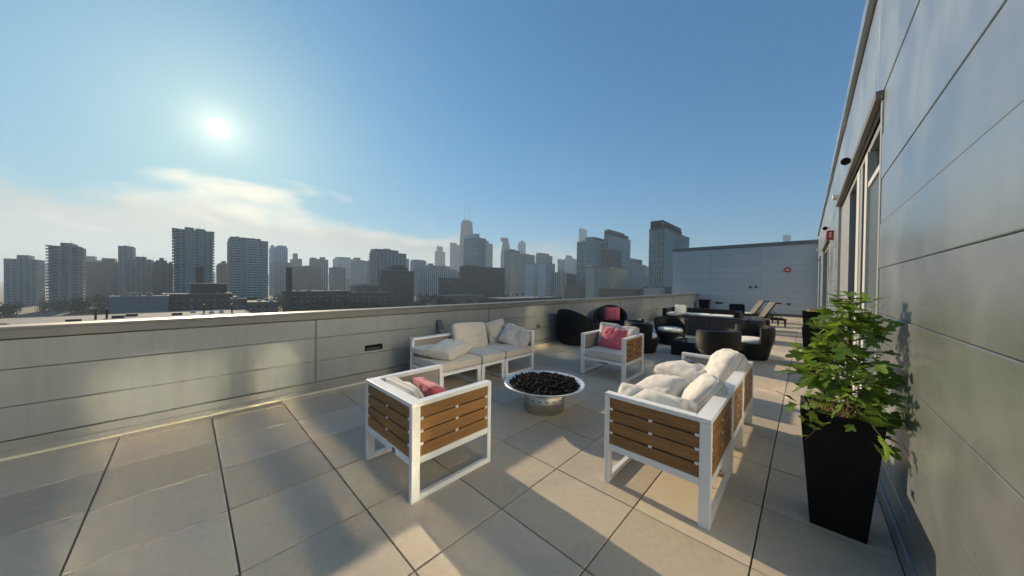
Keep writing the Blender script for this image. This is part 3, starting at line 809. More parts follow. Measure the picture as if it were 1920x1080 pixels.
def lounge_module(name, label, cat, loc, rz, W, D, arms=(True, True), H=.66, sleds=None, group=None, seat_seed=1.0, seat=True, cush=None, frontrail=False, backrail=False):
    """local: back at x=0, faces +x, width along y 0..W"""
    t = thing(name, label, cat, loc, rz, group)
    P = .036; BD = .085; W2 = MAT['white']
    m = MB()
    m.box(0, .062, 0, P, .292, H - .03); m.box(0, .062, W - P, W, .292, H - .03)
    m.box(0, BD, 0, W, H - .03, H); m.box(0, .05, P, W - P, .245, .29)
    m.build('back_frame', W2, t, bevel=.0025)
    slat_panel(t, 'y', P + .001, W - P - .001, .292, H - .032, .005, -1)
    MB().box(.040, .045, P + .002, W - P - .002, .292, H - .034).build('back_sling', MAT['sling'], t)
    for (y0, y1, z0, z1) in ((0, P, 0, .2915), (W - P, W, 0, .2915)):
        MB().box(0, .062, y0, y1, z0, z1).build('leg', W2, t, bevel=.0025)
        MB().box(D - .036, D, y0 if y0 == 0 else W - .06, .06 if y0 == 0 else W, 0, .2445).build('leg', W2, t, bevel=.0025)
        f = MB(); f.box(.005, .05, y0 + .006, y1 - .006, -.006, 0.0); f.box(D - .03, D - .006, y0 + .006, y1 - .006, -.006, 0.0); 
    if sleds is None: sleds = (True, True)
    for on, y0, y1 in ((sleds[0], 0.001, .0355), (sleds[1], W - .0355, W - .001)):
        if on: MB().box(.0625, D - .0365, y0, y1, 0.002, .038).build('sled_rail', W2, t, bevel=.0025)
    if backrail: MB().box(.003, .035, P + .0005, W - P - .0005, .002, .038).build('sled_rail', W2, t, bevel=.0025)
    if frontrail: MB().box(D - .035, D - .001, .0605, W - .0605, .002, .038).build('sled_rail', W2, t, bevel=.0025)
    m = MB(); m.box(D - .036, D, 0, W, .245, .2915)
    for y0, y1 in ((0.0005, .0355), (W - .0355, W - .0005)): m.box(.0625, D - .0365, y0, y1, .246, .2905)
    for k in range(5):
        xx = .10 + k * (D - .2) / 4; m.box(xx - .02, xx + .02, .036, W - .036, .262, .278)
    m.build('seat_frame', W2, t, bevel=.0025)
    inn0, inn1 = .004, W - .004
    for on, side in ((arms[0], 0), (arms[1], 1)):
        if not on: continue
        ya, yb = (0, .06) if side == 0 else (W - .06, W)
        m = MB(); m.box(BD + .0005, D, ya, yb, H - .03, H); m.box(D - .034, D, ya, yb, .292, H - .0305)
        m.build('arm_frame', W2, t, bevel=.0025)
        pos, out = (.005, -1) if side == 0 else (W - .005, 1)
        slat_panel(t, 'x', .064, D - .036, .292, H - .032, pos, out)
        yy = .040 if side == 0 else W - .044
        MB().box(.064, D - .036, yy, yy + .004, .292, H - .034).build('arm_sling', MAT['sling'], t)
        if side == 0: inn0 = .066
        else: inn1 = W - .066
    if seat:
        c = cushion('seat_cushion', None, None, ((.09 + D + .012) / 2, (inn0 + inn1) / 2, .355), (0, 0, 0), D + .012 - .09, inn1 - inn0, .055, cush or MAT['cushion'], seat_seed, gusset=.095, parent=t, edge=.5, pinch=.012, wr=.005, n=26, rnd_=.02)
    return t
# the two armchairs
ca = lounge_module('lounge_armchair', 'white framed armchair with brown slats in the left foreground, its back to the camera', 'armchair', (1.010, 1.845, 0), 0, .755, .70, seat_seed=1.1, group='white framed armchairs')
m = MB(); m.box(-.004, -.0005, .23, .27, .252, .284); m.build('label_plate', MAT['greymetal'], ca)
cb = lounge_module('lounge_armchair', 'white framed armchair with pink pillow facing the camera behind the fire bowl', 'armchair', (5.215, 2.685, 0), PI, .755, .72, seat_seed=2.1, group='white framed armchairs', cush=MAT['cushion'])
m = MB(); m.box(.60, .63, .28, .42, .205, .2445); m.build('underseat_clip', MAT['gapdark'], cb)
# right sofa: three modules, back along v=.39
def sofa_right(u0, u1, arms, label, seed, sleds, fr=False):
    return lounge_module('sofa_module', label, 'sofa', (u1, .390, 0), PI / 2, u1 - u0, .675, arms=arms, seat_seed=seed, sleds=sleds, group='modules of the right sofa', cush=MAT['cushion2'], frontrail=fr, backrail=fr)
sofa_right(2.135, 2.895, (False, True), 'nearest module of the right sofa, its slatted arm turned to the camera', 3.3, (False, False), True)
sofa_right(2.905, 3.440, (False, False), 'armless middle module of the right sofa beside the floor path', 4.2, (True, True))
sofa_right(3.450, 4.145, (True, False), 'far module of the right sofa, with arm next to the black tub chairs', 5.7, (True, True))
def sofa_left(u0, u1, arms, label, seed, sleds, fr=False):
    return lounge_module('sofa_module', label, 'sofa', (u0, 4.155, 0), -PI / 2, u1 - u0, .775, arms=arms, seat_seed=seed, sleds=sleds, group='modules of the parapet sofa', cush=MAT['cushion'], frontrail=fr, backrail=fr)
sofa_left(2.235, 2.930, (False, False), 'left module of the parapet sofa with a cushion lying flat on it', 6.1, (True, True))
sofa_left(2.945, 3.415, (False, False), 'narrow middle module of the parapet sofa with upright back cushion', 7.4, (True, True))
sofa_left(3.430, 4.125, (False, True), 'right corner module of the parapet sofa with two slumped cushions', 8.8, (False, False), True)

# loose cushions
CU, C2 = MAT['cushion'], MAT['cushion2']
GL = 'loose cushions on the white furniture'
# parapet sofa
cushion('cushion', 'plump beige cushion lying flat on the left module of the parapet sofa', 'cushion', (2.575, 3.68, .515), (rad(3), rad(-4), rad(20)), .60, .44, .15, CU, 1.31, gusset=.06, group=GL, pinch=.03, wr=.014, edge=.5)
cushion('cushion', 'flattened beige cushion half hidden behind the lying one on the parapet sofa', 'cushion', (2.44, 3.93, .490), (rad(2), rad(2), rad(8)), .48, .34, .07, CU, 2.77, gusset=.05, group=GL, pinch=.03, wr=.008)
cushion('cushion', 'smooth beige back cushion standing upright in the middle of the parapet sofa', 'cushion', (3.18, 3.955, .610), (rad(72), rad(2), rad(-2)), .66, .43, .09, CU, 3.19, gusset=.065, group=GL, pinch=.025, wr=.008)
cushion('cushion', 'creased beige cushion propped against the corner of the parapet sofa', 'cushion', (3.80, 3.985, .605), (rad(74), rad(-12), rad(-14)), .40, .42, .14, CU, 4.41, gusset=.05, group=GL, pinch=.05, wr=.030)
cushion('cushion', 'slumped greyish cushion hanging over the right arm of the parapet sofa', 'cushion', (3.93, 3.63, .550), (rad(26), rad(-42), rad(12)), .42, .52, .19, CU, 5.53, gusset=.04, group=GL, pinch=.06, wr=.032, edge=.6)
# right sofa
cushion('cushion', 'long ivory cushion leaning inside the near slatted arm of the right sofa', 'cushion', (2.320, .790, .520), (rad(58), rad(5), rad(-84)), .56, .36, .19, C2, 6.17, gusset=.03, group=GL, pinch=.06, wr=.020, edge=.6)
cushion('cushion', 'puffy ivory cushion lying flat in the middle of the right sofa', 'cushion', (2.90, .920, .520), (rad(-8), rad(6), rad(80)), .40, .48, .20, C2, 7.71, gusset=.03, group=GL, pinch=.06, wr=.008, edge=.5)
cushion('cushion', 'ivory cushion with dark piping leaning on the back rail of the right sofa', 'cushion', (2.84, .595, .560), (rad(-54), rad(8), rad(16)), .48, .42, .19, C2, 8.23, gusset=.04, group=GL, pinch=.05, wr=.013)
cushion('cushion', 'flat ivory cushion on the far seat of the right sofa carrying a phone', 'cushion', (3.76, .905, .500), (rad(2), rad(-4), rad(76)), .54, .54, .19, C2, 9.37, gusset=.05, group=GL, pinch=.04, wr=.012, edge=.5)
cushion('cushion', 'big creased ivory cushion standing tall on the far end of the right sofa', 'cushion', (3.78, .585, .600), (rad(-64), rad(6), rad(18)), .52, .46, .25, C2, 10.9, gusset=.05, group=GL, pinch=.05, wr=.018, edge=.55)
ph = thing('phone', 'small black phone lying on the far ivory cushion of the right sofa', 'phone', (3.84, .93, .622), rad(35))
MB().box(-.07, .07, -.035, .035, 0, .009).build('case', MAT['gapdark'], ph, bevel=.003)
MB().box(-.064, .064, -.031, .031, .0092, .0098).build('screen', MAT['tableglass'], ph)
# armchair in front
cushion('cushion', 'crumpled ivory back cushion slumped behind the rail of the left foreground armchair', 'cushion', (1.205, 2.250, .535), (rad(62), rad(3), rad(86)), .58, .34, .09, C2, 11.3, gusset=.03, group=GL, pinch=.06, wr=.020)
cushion('pillow', 'coral pink pillow wedged in the left foreground armchair', 'pillow', (1.420, 2.200, .530), (rad(44), rad(4), rad(80)), .44, .38, .15, MAT['pink'], 12.7, group='coral pink pillows', pinch=.08, wr=.016, edge=.6)
# armchair behind the fire
cushion('cushion', 'left beige back cushion of the armchair behind the fire bowl', 'cushion', (5.02, 2.45, .610), (rad(74), rad(3), rad(-84)), .36, .40, .10, C2, 13.1, gusset=.05, group=GL, pinch=.05, wr=.014)
cushion('cushion', 'right beige back cushion of the armchair behind the fire bowl', 'cushion', (5.04, 2.13, .590), (rad(74), rad(-3), rad(-94)), .36, .38, .10, C2, 14.9, gusset=.05, group=GL, pinch=.05, wr=.014)
cushion('pillow', 'coral pink pillow leaning in the armchair behind the fire bowl', 'pillow', (4.86, 2.30, .585), (rad(62), rad(6), rad(-90)), .42, .38, .14, MAT['pink'], 15.3, group='coral pink pillows', pinch=.07, wr=.012, edge=.6)

# ------------------------------------------------------------------ fire bowl
FB = (2.90, 2.215, 0)
fb = thing('fire_bowl', 'round steel fire bowl heaped with black lava rock on a drum base', 'fire bowl', FB)
m = MB(); m.lathe([(.232, 0.0), (.236, .004), (.236, .246), (.225, .25)], 64, cap0=True); m.build('drum_base', MAT['steel'], fb)
m = MB()
for k in range(18):
    th = 2 * PI * k / 18 + .1
    M = Matrix.Rotation(th, 4, 'Z')
    m.box(.2345, .2372, -.019, .019, .146, .156, M)
m.build('vent_slot', MAT['gapdark'], fb)
m = MB(); m.lathe([(.20, .235), (.235, .243), (.33, .258), (.42, .278), (.458, .293), (.470, .303), (.470, .309), (.463, .313), (.452, .308), (.40, .288), (.36, .275), (.0, .262)], 80); m.build('bowl', MAT['bowl'], fb)
m = MB()
pts = []
while len(pts) < 760:
    x, y = rnd.uniform(-.41, .41), rnd.uniform(-.41, .41); r = math.hypot(x, y)
    if r < .405: pts.append((x, y, r))
for x, y, r in pts:
    zz = .296 + .040 * (1 - (r / .41) ** 2) + rnd.uniform(-.012, .014)
    m.ico((x, y, zz), rnd.uniform(.010, .022), 1, .42, rnd.uniform(.6, .95))
m.build('lava_rock_bed', MAT['lava'], fb, kind='stuff')
m = MB(); m.lathe([(.40, .289), (.30, .305), (.0, .322)], 40); m.build('rock_fill', MAT['lava'], fb)

# ------------------------------------------------------------------ black wicker pieces
def shell_chair(name, label, loc, rz, r_floor, r_seat, r_top, z_seat, hfun, span, thick=.055, seat_t=.085, pad=MAT['whitepad'], cat='tub chair', group=None, pad_r=.86, bulge=.02):
    """barrel base, wrap-round back (open towards local +x), round seat pad"""
    t = thing(name, label, cat, loc, rz, group)
    m = MB(); pr = []
    for i in range(9):
        f = i / 8; pr.append((r_floor + (r_seat - r_floor) * f ** .8, .012 + (z_seat - .012) * f))
    m.lathe(pr + [(r_seat - .03, z_seat + .004), (0.0, z_seat + .004)], 48, cap0=True)
    m.build('base', MAT['wicker'], t)
    nu, nh = 56, 9
    prof = []
    m = MB()
    def rad_at(f): return r_seat + (r_top - r_seat) * f + bulge * math.sin(f * PI)
    def ring(i, j):
        th = PI - span / 2 + span * i / (nu - 1); H = hfun(th)
        k = j
        # j runs up the outside, over the rim, down the inside
        if k < nh: f = k / (nh - 1); r = rad_at(f); z = z_seat - .02 + (H - z_seat + .02) * f
        else: f = 1 - (k - nh) / (nh - 1); r = rad_at(f) - thick; z = z_seat - .02 + (H - z_seat + .02) * f + (.012 if k == nh else 0)
        return (r * math.cos(th), r * math.sin(th), z)
    m.grid(ring, nu, nh * 2)
    for e in (0, nu - 1):
        n0 = len(m.v); m.v += [ring(e, j) for j in range(nh * 2)]
        for j in range(nh - 1):
            q = (n0 + j, n0 + j + 1, n0 + 2 * nh - 2 - j, n0 + 2 * nh - 1 - j)
            m.f.append(q if e else q[::-1]); m.sm.append(False); m.mi.append(0)
    m.build('backrest', MAT['wicker'], t, fixn=True)
    if pad:
        m = MB(); rp = r_seat * pad_r; z0 = z_seat + .005
        pf = [(rp * .5, z0), (rp - .03, z0), (rp - .005, z0 + .018), (rp, z0 + seat_t * .5), (rp - .008, z0 + seat_t - .02), (rp - .035, z0 + seat_t - .002), (rp * .6, z0 + seat_t + .012), (0, z0 + seat_t + .016)]
        m.lathe(pf, 48); m.build('seat_pad', pad, t)
    return t
def tub_h(th):
    a = abs(th - PI); return .655 - .015 * (a / 1.8) ** 2
GT = 'black wicker tub chairs round the low table'
shell_chair('tub_chair', 'black wicker tub chair just right of the armchair behind the fire bowl', (6.98, 2.62, 0), rad(-55), .27, .345, .375, .32, tub_h, rad(215), group=GT)
shell_chair('tub_chair', 'black wicker tub chair facing the camera behind the low table', (8.42, 2.46, 0), rad(188), .27, .345, .375, .32, tub_h, rad(210), group=GT)
shell_chair('tub_chair', 'nearest black wicker tub chair with its back to the camera', (6.82, 1.20, 0), rad(60), .27, .345, .375, .32, tub_h, rad(215), group=GT)
shell_chair('tub_chair', 'black wicker tub chair on the right beside the sunlit floor path', (8.00, .80, 0), rad(132), .27, .345, .375, .32, tub_h, rad(205), group=GT)
def egg_h(th):
    c = -math.cos(th); return .36 + .26 * (1 + c) + .03
shell_chair('egg_chair', 'big black egg chair seen from the side against the parapet', (6.74, 4.14, 0), rad(-8), .40, .47, .50, .30, lambda th: .33 + .27 * (1 - math.cos(th)) * 1.0, rad(352), pad=MAT['wicker'], cat='egg chair', thick=.05, group='pair of black egg chairs')
shell_chair('egg_chair', 'big black egg chair with a pink pillow facing the camera', (8.30, 4.02, 0), rad(206), .38, .44, .465, .30, lambda th: .35 + .26 * (1 - math.cos(th)) * 1.0, rad(352), pad=MAT['wicker'], cat='egg chair', thick=.05, group='pair of black egg chairs')
cushion('pillow', 'coral pink pillow standing in the far black egg chair', 'pillow', (8.40, 4.02, .645), (rad(76), 0, rad(-70)), .44, .40, .13, MAT['pink'], 16.2, group='coral pink pillows', pinch=.06, wr=.008, edge=.6)
t = thing('side_table', 'small black side table between the two egg chairs', 'side table', (7.55, 4.20, 0))
m = MB(); m.lathe([(.16, 0), (.16, .02), (.03, .04), (.03, .40), (.2, .41)], 28, cap0=True); m.build('pedestal', MAT['darkmetal'], t)
m = MB(); m.lathe([(.0, .41), (.24, .41), (.24, .43), (0, .43)], 36); m.build('table_top', MAT['tableglass'], t)
# low glass table
t = thing('coffee_table', 'low black wicker coffee table with a smoked glass top', 'coffee table', (7.46, 1.66, 0))
m = MB(); m.box(-.31, .31, -.42, .42, 0.0, .285); m.build('base', MAT['wicker'], t, bevel=.008)
m = MB(); m.box(-.325, .325, -.435, .435, .287, .300); m.build('glass_top', MAT['tableglass'], t, bevel=.003)
# square side table by the tub chair
t = thing('side_table', 'square wicker side table with grey glass top behind the left tub chair', 'side table', (8.02, 3.20, 0))
MB().box(-.27, .27, -.27, .27, 0, .525).build('base', MAT['wicker'], t, bevel=.01)
MB().box(-.285, .285, -.285, .285, .527, .54).build('glass_top', MAT['tableglass'], t, bevel=.003)
t = thing('napkin_box', 'little white box standing on the square wicker side table', 'box', (7.90, 3.02, .541), rad(20))
MB().box(-.05, .05, -.04, .04, 0, .07).build('box_body', MAT['whiteplastic'], t, bevel=.004)
MB().box(-.035, .035, -.006, .006, .071, .10).build('napkin', MAT['whitepad'], t)
t = thing('candle_lantern', 'small dark lantern beside the white box on the side table', 'lantern', (7.86, 2.95, .541))
m = MB(); m.lathe([(.035, 0), (.04, .01), (.04, .07), (.03, .085)], 20, cap0=True, cap1=True); m.build('shade', MAT['gapdark'], t)
m = MB(); m.tube([(-.03, 0, .085), (-.02, 0, .115), (.02, 0, .115), (.03, 0, .085)], .004, 6); m.build('handle', MAT['darkmetal'], t)

# sectional wicker sofas further back
def wicker_sofa(label, loc, rz, W, D, nseat, H=.60, arm=.16, mat=None, padmat=None, upright=()):
    t = thing('wicker_sofa', label, 'sofa', loc, rz, 'long wicker sofas')
    mat = mat or MAT['wickergrey']
    seg = W / nseat
    for k in range(nseat):
        MB().box(0, .14, k * seg + .004, (k + 1) * seg - .004, .03, H).build('back_panel', mat, t, bevel=.012)
        MB().box(.145, D, k * seg + .004, (k + 1) * seg - .004, .03, .30).build('seat_base', mat, t, bevel=.01)
    for y0 in (-arm, W):
        MB().box(0, D, y0 + .002, y0 + arm - .002, .03, H - .02).build('arm', mat, t, bevel=.012)
    for k in range(nseat):
        cushion('seat_cushion', None, None, (.16 + (D - .14) / 2, (k + .5) * seg, .365), (0, 0, 0), D - .16, seg - .02, .05, padmat or MAT['whitepad'], 20 + k + W, gusset=.09, parent=t, pinch=.012, wr=.004, n=16, piping=False, rnd_=.02)
    for xx in (.05, D - .05):
        for y in (-arm + .04, W + arm - .04):
            MB().box(xx - .025, xx + .025, y - .025, y + .025, 0, .03).build('foot', MAT['darkmetal'], t)
    return t
wicker_sofa('taupe wicker sofa with its panelled back turned to the camera', (10.30, 1.28, 0), 0, 1.42, .85, 2, .60)
wicker_sofa('long dark wicker sofa with white seat cushions facing the camera', (14.05, 4.02, 0), PI, 2.20, .85, 3, .60, mat=MAT['wicker'])
cushion('cushion', 'white cushion standing on end at the left arm of the long dark sofa', 'cushion', (13.0, 3.46, .55), (rad(80), 0, rad(-80)), .40, .42, .14, MAT['whitepad'], 31.7, gusset=.06, group=GL, pinch=.04, wr=.01)
t = thing('wicker_ottoman', 'taupe wicker ottoman block closing the right end of the taupe sofa', 'ottoman', (10.75, .93, 0))
MB().box(-.40, .36, -.14, .16, .03, .58).build('body', MAT['wickergrey'], t, bevel=.014)
m = MB()
for a in (-.36, .32):
    for b in (-.10, .12): m.box(a - .02, a + .02, b - .02, b + .02, 0, .029)
m.build('foot', MAT['darkmetal'], t)
t = thing('side_table', 'small black cube table with grey top in front of the sun lounger', 'side table', (12.6, 1.05, 0))
MB().box(-.24, .24, -.24, .24, 0, .44).build('base', MAT['wicker'], t, bevel=.01)
MB().box(-.25, .25, -.25, .25, .442, .456).build('table_top', MAT['mesh'], t, bevel=.003)
# black chair seen from behind
t = thing('patio_chair', 'black patio chair with rounded back beyond the long dark sofa', 'chair', (15.4, 2.02, 0), rad(180))
def back_outline(z0, z1, w, r):
    pts = [(-w, z0), (w, z0)]
    for k in range(7):
        a = k / 6 * PI / 2; pts.append((w - r + r * math.cos(a), z1 - r + r * math.sin(a)))
    for k in range(7):
        a = PI / 2 + k / 6 * PI / 2; pts.append((-w + r + r * math.cos(a), z1 - r + r * math.sin(a)))
    return pts
m = MB(); o2 = back_outline(.30, .775, .26, .08); n = len(o2)
m.v += [(-.02, y, z) for y, z in o2] + [(.03, y, z) for y, z in o2]
m.f.append(tuple(range(n))[::-1]); m.f.append(tuple(range(n, 2 * n))); m.sm += [False, False]; m.mi += [0, 0]
for k in range(n):
    k2 = (k + 1) % n; m.f.append((k, k2, n + k2, n + k)); m.sm.append(False); m.mi.append(0)
m.build('backrest', MAT['wicker'], t, fixn=True)
MB().box(.031, .50, -.26, .26, .30, .40).build('seat', MAT['wicker'], t, bevel=.012)
for a in (.01, .46):
    for b in (-.22, .22): MB().box(a - .02, a + .02, b - .02, b + .02, 0, .2995).build('leg', MAT['darkmetal'], t)

# sun loungers: local +x points to the foot end
def lounger(label, loc, rz, back=58, L=1.75, W=.64, sunlit_seat=False):
    t = thing('sun_lounger', label, 'sun lounger', loc, rz, 'sun loungers by the end wall')
    DM = MAT['darkmetal']; zf = .31
    m = MB(); m.box(0, L, 0, .035, zf - .07, zf); m.box(0, L, W - .035, W, zf - .07, zf); m.box(0, .035, .0355, W - .0355, zf - .065, zf - .005); m.box(L - .035, L, .0355, W - .0355, zf - .065, zf - .005); m.box(.62, .655, .0355, W - .0355, zf - .06, zf - .01)
    m.build('frame', DM, t, bevel=.003)
    for xx in (.02, .66, L - .06):
        for yy in (.002, W - .042):
            m = MB(); m.taper(xx, xx + .035, yy + .003, yy + .035, 0, xx - .01, xx + .05, yy, yy + .04, zf - .0705); m.build('leg', DM, t)
    MB().box(.66, L - .04, .036, W - .036, zf - .004, zf + .004).build('seat_mesh', MAT['mesh'], t)
    Rm = Matrix.Translation((.64, 0, zf + .01)) @ Matrix.Rotation(rad(180 + back), 4, 'Y')      # local x up the back
    m = MB(); Lb = .66
    m.box(0, Lb, .01, .045, -.03, 0.0, Rm); m.box(0, Lb, W - .045, W - .01, -.03, 0, Rm); m.box(Lb - .035, Lb, .0455, W - .0455, -.028, -.002, Rm)
    m.build('back_frame', DM, t)
    MB().box(.01, Lb - .005, .03, W - .03, -.041, -.032, Rm).build('back_mesh', MAT['mesh'], t)
    p0 = Rm @ Vector((.36, 0, -.015)); m = MB()
    for yy in (.06, W - .06): m.tube([(p0.x, yy, p0.z), (.06, yy, zf - .02)], .012, 6)
    m.build('prop_bar', DM, t)
    ar = Rm @ Vector((Lb - .01, 0, 0)); m = MB(); m.box(ar.x - .20, ar.x + .01, .16, W - .16, ar.z - .025, ar.z + .02); m.build('head_bar', DM, t, bevel=.004)
    if sunlit_seat:
        cushion('seat_pad', None, None, (1.12, W / 2, zf + .035), (0, 0, 0), .85, W - .1, .03, MAT['whitepad'], 41.3, gusset=.03, parent=t, pinch=.02, wr=.008, n=18, piping=False)  # white pad added in place of sunlight on the mesh seat
    return t
lounger('nearer dark framed sun lounger with taupe mesh back beside the floor path', (15.70, .73, 0), rad(112))
lounger('farther sun lounger, its sunlit seat drawn as a white pad, next to the end wall', (17.30, 1.18, 0), rad(112), sunlit_seat=True)

# ------------------------------------------------------------------ planters and plants
def planter(label, x, y, h, wt, wb, rz=0.0, fill=True):
    t = thing('planter', label, 'planter', (x, y, 0), rz, 'tall black planters')
    th = .022
    m = MB()
    n = len(m.v)
    def ring(w, z): return [(-w / 2, -w / 2, z), (w / 2, -w / 2, z), (w / 2, w / 2, z), (-w / 2, w / 2, z)]
    rings = [ring(wb, 0.0), ring(wb, .001)] + [ring(wb + (wt - wb) * f, h * f) for f in (.02, .5, .97, 1.0)] + [ring(wt - 2 * th, h), ring(wt - 2 * th - .01, h - .10)]
    for r in rings: m.v += r
    for i in range(len(rings) - 1):
        for j in range(4):
            j2 = (j + 1) % 4; m.f.append((n + i * 4 + j, n + i * 4 + j2, n + (i + 1) * 4 + j2, n + (i + 1) * 4 + j)); m.sm.append(False); m.mi.append(0)
    m.f.append((n + 3, n + 2, n + 1, n)); m.sm.append(False); m.mi.append(0)
    m.build('pot_wall', MAT['blackplastic'], t, bevel=.008)
    wi = wt - 2 * th - .012; k = 14
    m = MB(); m.grid(lambda i, j: (-wi / 2 + wi * i / (k - 1), -wi / 2 + wi * j / (k - 1), h - .07 + .02 * n3((i * .3, j * .3, 0), 1.0, x)), k, k)
    m.build('soil', MAT['soil'], t)
    return t
BPX, BPY = 2.772, -.158
planter('tall black tapered planter in the right foreground holding the leafy plant', BPX, BPY, .705, .345, .235)
planter('tall black planter by the wall behind the leafy plant', 7.95, -.17, .73, .43, .33)
planter('far tall black planter with dry brown stems near the end wall', 13.3, -.15, .74, .45, .34)
planter('black planter in the far corner between parapet and end wall', 20.35, 4.17, .72, .50, .36)

def leaf_mesh(seed):
    rr = random.Random(seed); m = MB()
    # palmate outline, five lobes, stalk end at the origin, tip along +x
    out = []
    lobes = [(-108, .44), (-56, .70), (0, 1.0), (56, .70), (108, .44)]
    ang = []
    for k, (a, l) in enumerate(lobes):
        a += rr.uniform(-6, 6); l *= rr.uniform(.9, 1.1)
        ang += [(a - 20, l * .66), (a - 11, l * .86), (a, l), (a + 11, l * .86), (a + 20, l * .66)]
        if k < 4: ang.append((a + 28, .44 * rr.uniform(.9, 1.15)))
    pts = [(.34 + r * .66 * math.cos(rad(a)), r * .62 * math.sin(rad(a))) for a, r in ang]
    pts = [(.02, 0.0)] + [(x if x > 0.02 else .03, y) for x, y in pts]
    cen = (.36, 0.0)
    curl = rr.uniform(.25, .6); fold = rr.uniform(.1, .4)
    def z(x, y): return -curl * .32 * x * x + fold * abs(y) * .6 - .25 * y * y + .03 * math.sin(x * 9 + seed) * abs(y) * 3
    m.v.append((cen[0], cen[1], z(*cen)))
    mid = [(cen[0] + (x - cen[0]) * .5, cen[1] + (y - cen[1]) * .5) for x, y in pts]
    n = len(pts)
    m.v += [(x, y, z(x, y)) for x, y in mid] + [(x, y, z(x, y)) for x, y in pts]
    for k in range(n):
        k2 = (k + 1) % n
        m.f.append((0, 1 + k, 1 + k2)); m.f.append((1 + k, 1 + n + k, 1 + n + k2, 1 + k2)); m.sm += [True, True]; m.mi += [0, 0]
    return m.mesh('leaf', MAT['leaf'])
LEAVES = [leaf_mesh(k) for k in range(6)]
plant = thing('leafy_plant', 'leafy green plant with lobed leaves growing in the foreground planter', 'plant', (BPX, BPY, .64))
stem = [(0, -.045, 0), (.005, -.045, .22), (-.005, -.04, .45), (.0, -.035, .66), (.005, -.035, .76)]
m = MB(); m.tube(stem, [.013, .011, .009, .007, .004], 8); m.build('stem', MAT['bark'], plant)
m = MB(); m.tube([(-.06, .03, 0), (-.08, .06, .15), (-.07, .11, .30)], [.007, .005, .003], 6)
m.build('stem', MAT['bark'], plant)
def put_leaf(p, az, pitch, size, roll=0.0):
    if BPY + p[1] < WV + .05: return
    o = link('leaf', LEAVES[rnd.randrange(6)], plant)
    o.location = p; o.scale = (size, size, size)
    o.rotation_euler = Euler((roll, -pitch, az), 'XYZ')
    return o
nleaf = 0
branches = [(.40, rad(128), .27), (.34, rad(150), .31), (.27, rad(112), .28), (.20, rad(140), .30), (.15, rad(165), .27), (.10, rad(200), .30), (.03, rad(225), .27), (.06, rad(262), .24), (.13, rad(178), .34), (.18, rad(236), .30), (.25, rad(250), .26), (.04, rad(205), .22)]
rp = random.Random(21)
for k in range(30):
    zz = .03 + .70 * (k / 29) ** .9
    a = k * 2.4 + rp.uniform(-.4, .4)
    ln = (.34 - .26 * max(0, (zz - .15) / .6)) * rp.uniform(.75, 1.12)
    branches.append((zz, a, ln))
# the side shoots that reach over the path and hang over the planter's front
bm_ = MB()
for zz, a, ln in branches:
    s0 = Vector((0, -.04, zz)); dirv = Vector((math.cos(a), math.sin(a), 0))
    # keep clear of the wall behind
    end_y = BPY + s0.y + dirv.y * ln
    if end_y < WV + .07: ln *= max(.15, (BPY + s0.y - WV - .07) / (abs(dirv.y) * ln))
    rise = rp.uniform(.25, .65) if zz > .12 else rp.uniform(-.25, .15)
    pts = []
    for q in range(5):
        f = q / 4; pts.append(s0 + dirv * ln * f + Vector((0, 0, ln * (rise * f - .25 * f * f))))
    bm_.tube(pts, [.005, .0045, .004, .003, .002], 5, cap=False)
    nl = max(3, int(ln * 17))
    for q in range(nl):
        f = .30 + .70 * (q + .5) / nl
        i = min(3, int(f * 4)); p = pts[i].lerp(pts[i + 1], f * 4 - i)
        la = a + rp.choice((-1, 1)) * rp.uniform(.3, 1.3) if q < nl - 1 else a + rp.uniform(-.3, .3)
        sz = rp.uniform(.085, .135) * (1.08 - .25 * (zz / .75))
        if nleaf < 280 and put_leaf(p + Vector((0, 0, .004)), la, rp.uniform(-.75, .85), sz, rp.uniform(-.95, .95)): nleaf += 1
for k in range(12):
    a = k * .75; 
    if nleaf < 292 and put_leaf(Vector((0, -.035, .70 + .007 * k)), a, rp.uniform(.0, .5), rp.uniform(.07, .12), rp.uniform(-.3, .3)): nleaf += 1
inner = MB()
for k in range(240):
    zz = rp.uniform(.0, .66); rr_ = (.26 - .22 * zz / .7) * rp.uniform(.25, 1.0); a = rp.uniform(0, 2 * PI)
    p = Vector((rr_ * math.cos(a), -.03 + rr_ * math.sin(a), zz + .02))
    if BPY + p.y < WV + .06: continue
    Mx = Matrix.Translation(p) @ Euler((rp.uniform(-.9, .9), rp.uniform(-.7, .9), a + rp.uniform(-.8, .8)), 'XYZ').to_matrix().to_4x4() @ Matrix.Scale(rp.uniform(.065, .12), 4)
    src = LEAVES[rp.randrange(6)]; n0 = len(inner.v)
    inner.v += [tuple(Mx @ v.co) for v in src.vertices]
    for f in src.polygons: inner.f.append(tuple(n0 + i for i in f.vertices)); inner.sm.append(True); inner.mi.append(0)
inner.build('inner_leaves', MAT['leaf'], plant, kind='stuff')
bm_.build('branch', MAT['bark'], plant, kind='stuff')
m = MB()
for k in range(150):
    x, y = rp.uniform(-.14, .10), rp.uniform(-.12, .14); h = rp.uniform(.04, .12); dx, dy = rp.uniform(-.03, .03), rp.uniform(-.03, .03)
    m.tube([(x, y, -.01), (x + dx, y + dy, h * .6), (x + dx * 2.2, y + dy * 2.2, h)], [.0018, .0014, .0008], 3, cap=False)
m.build('dry_undergrowth', MAT['straw'], plant, kind='stuff')
dry = thing('dry_plant', 'dry brown tuft of stems in the far tall planter', 'plant', (13.3, -.15, .67))
m = MB()
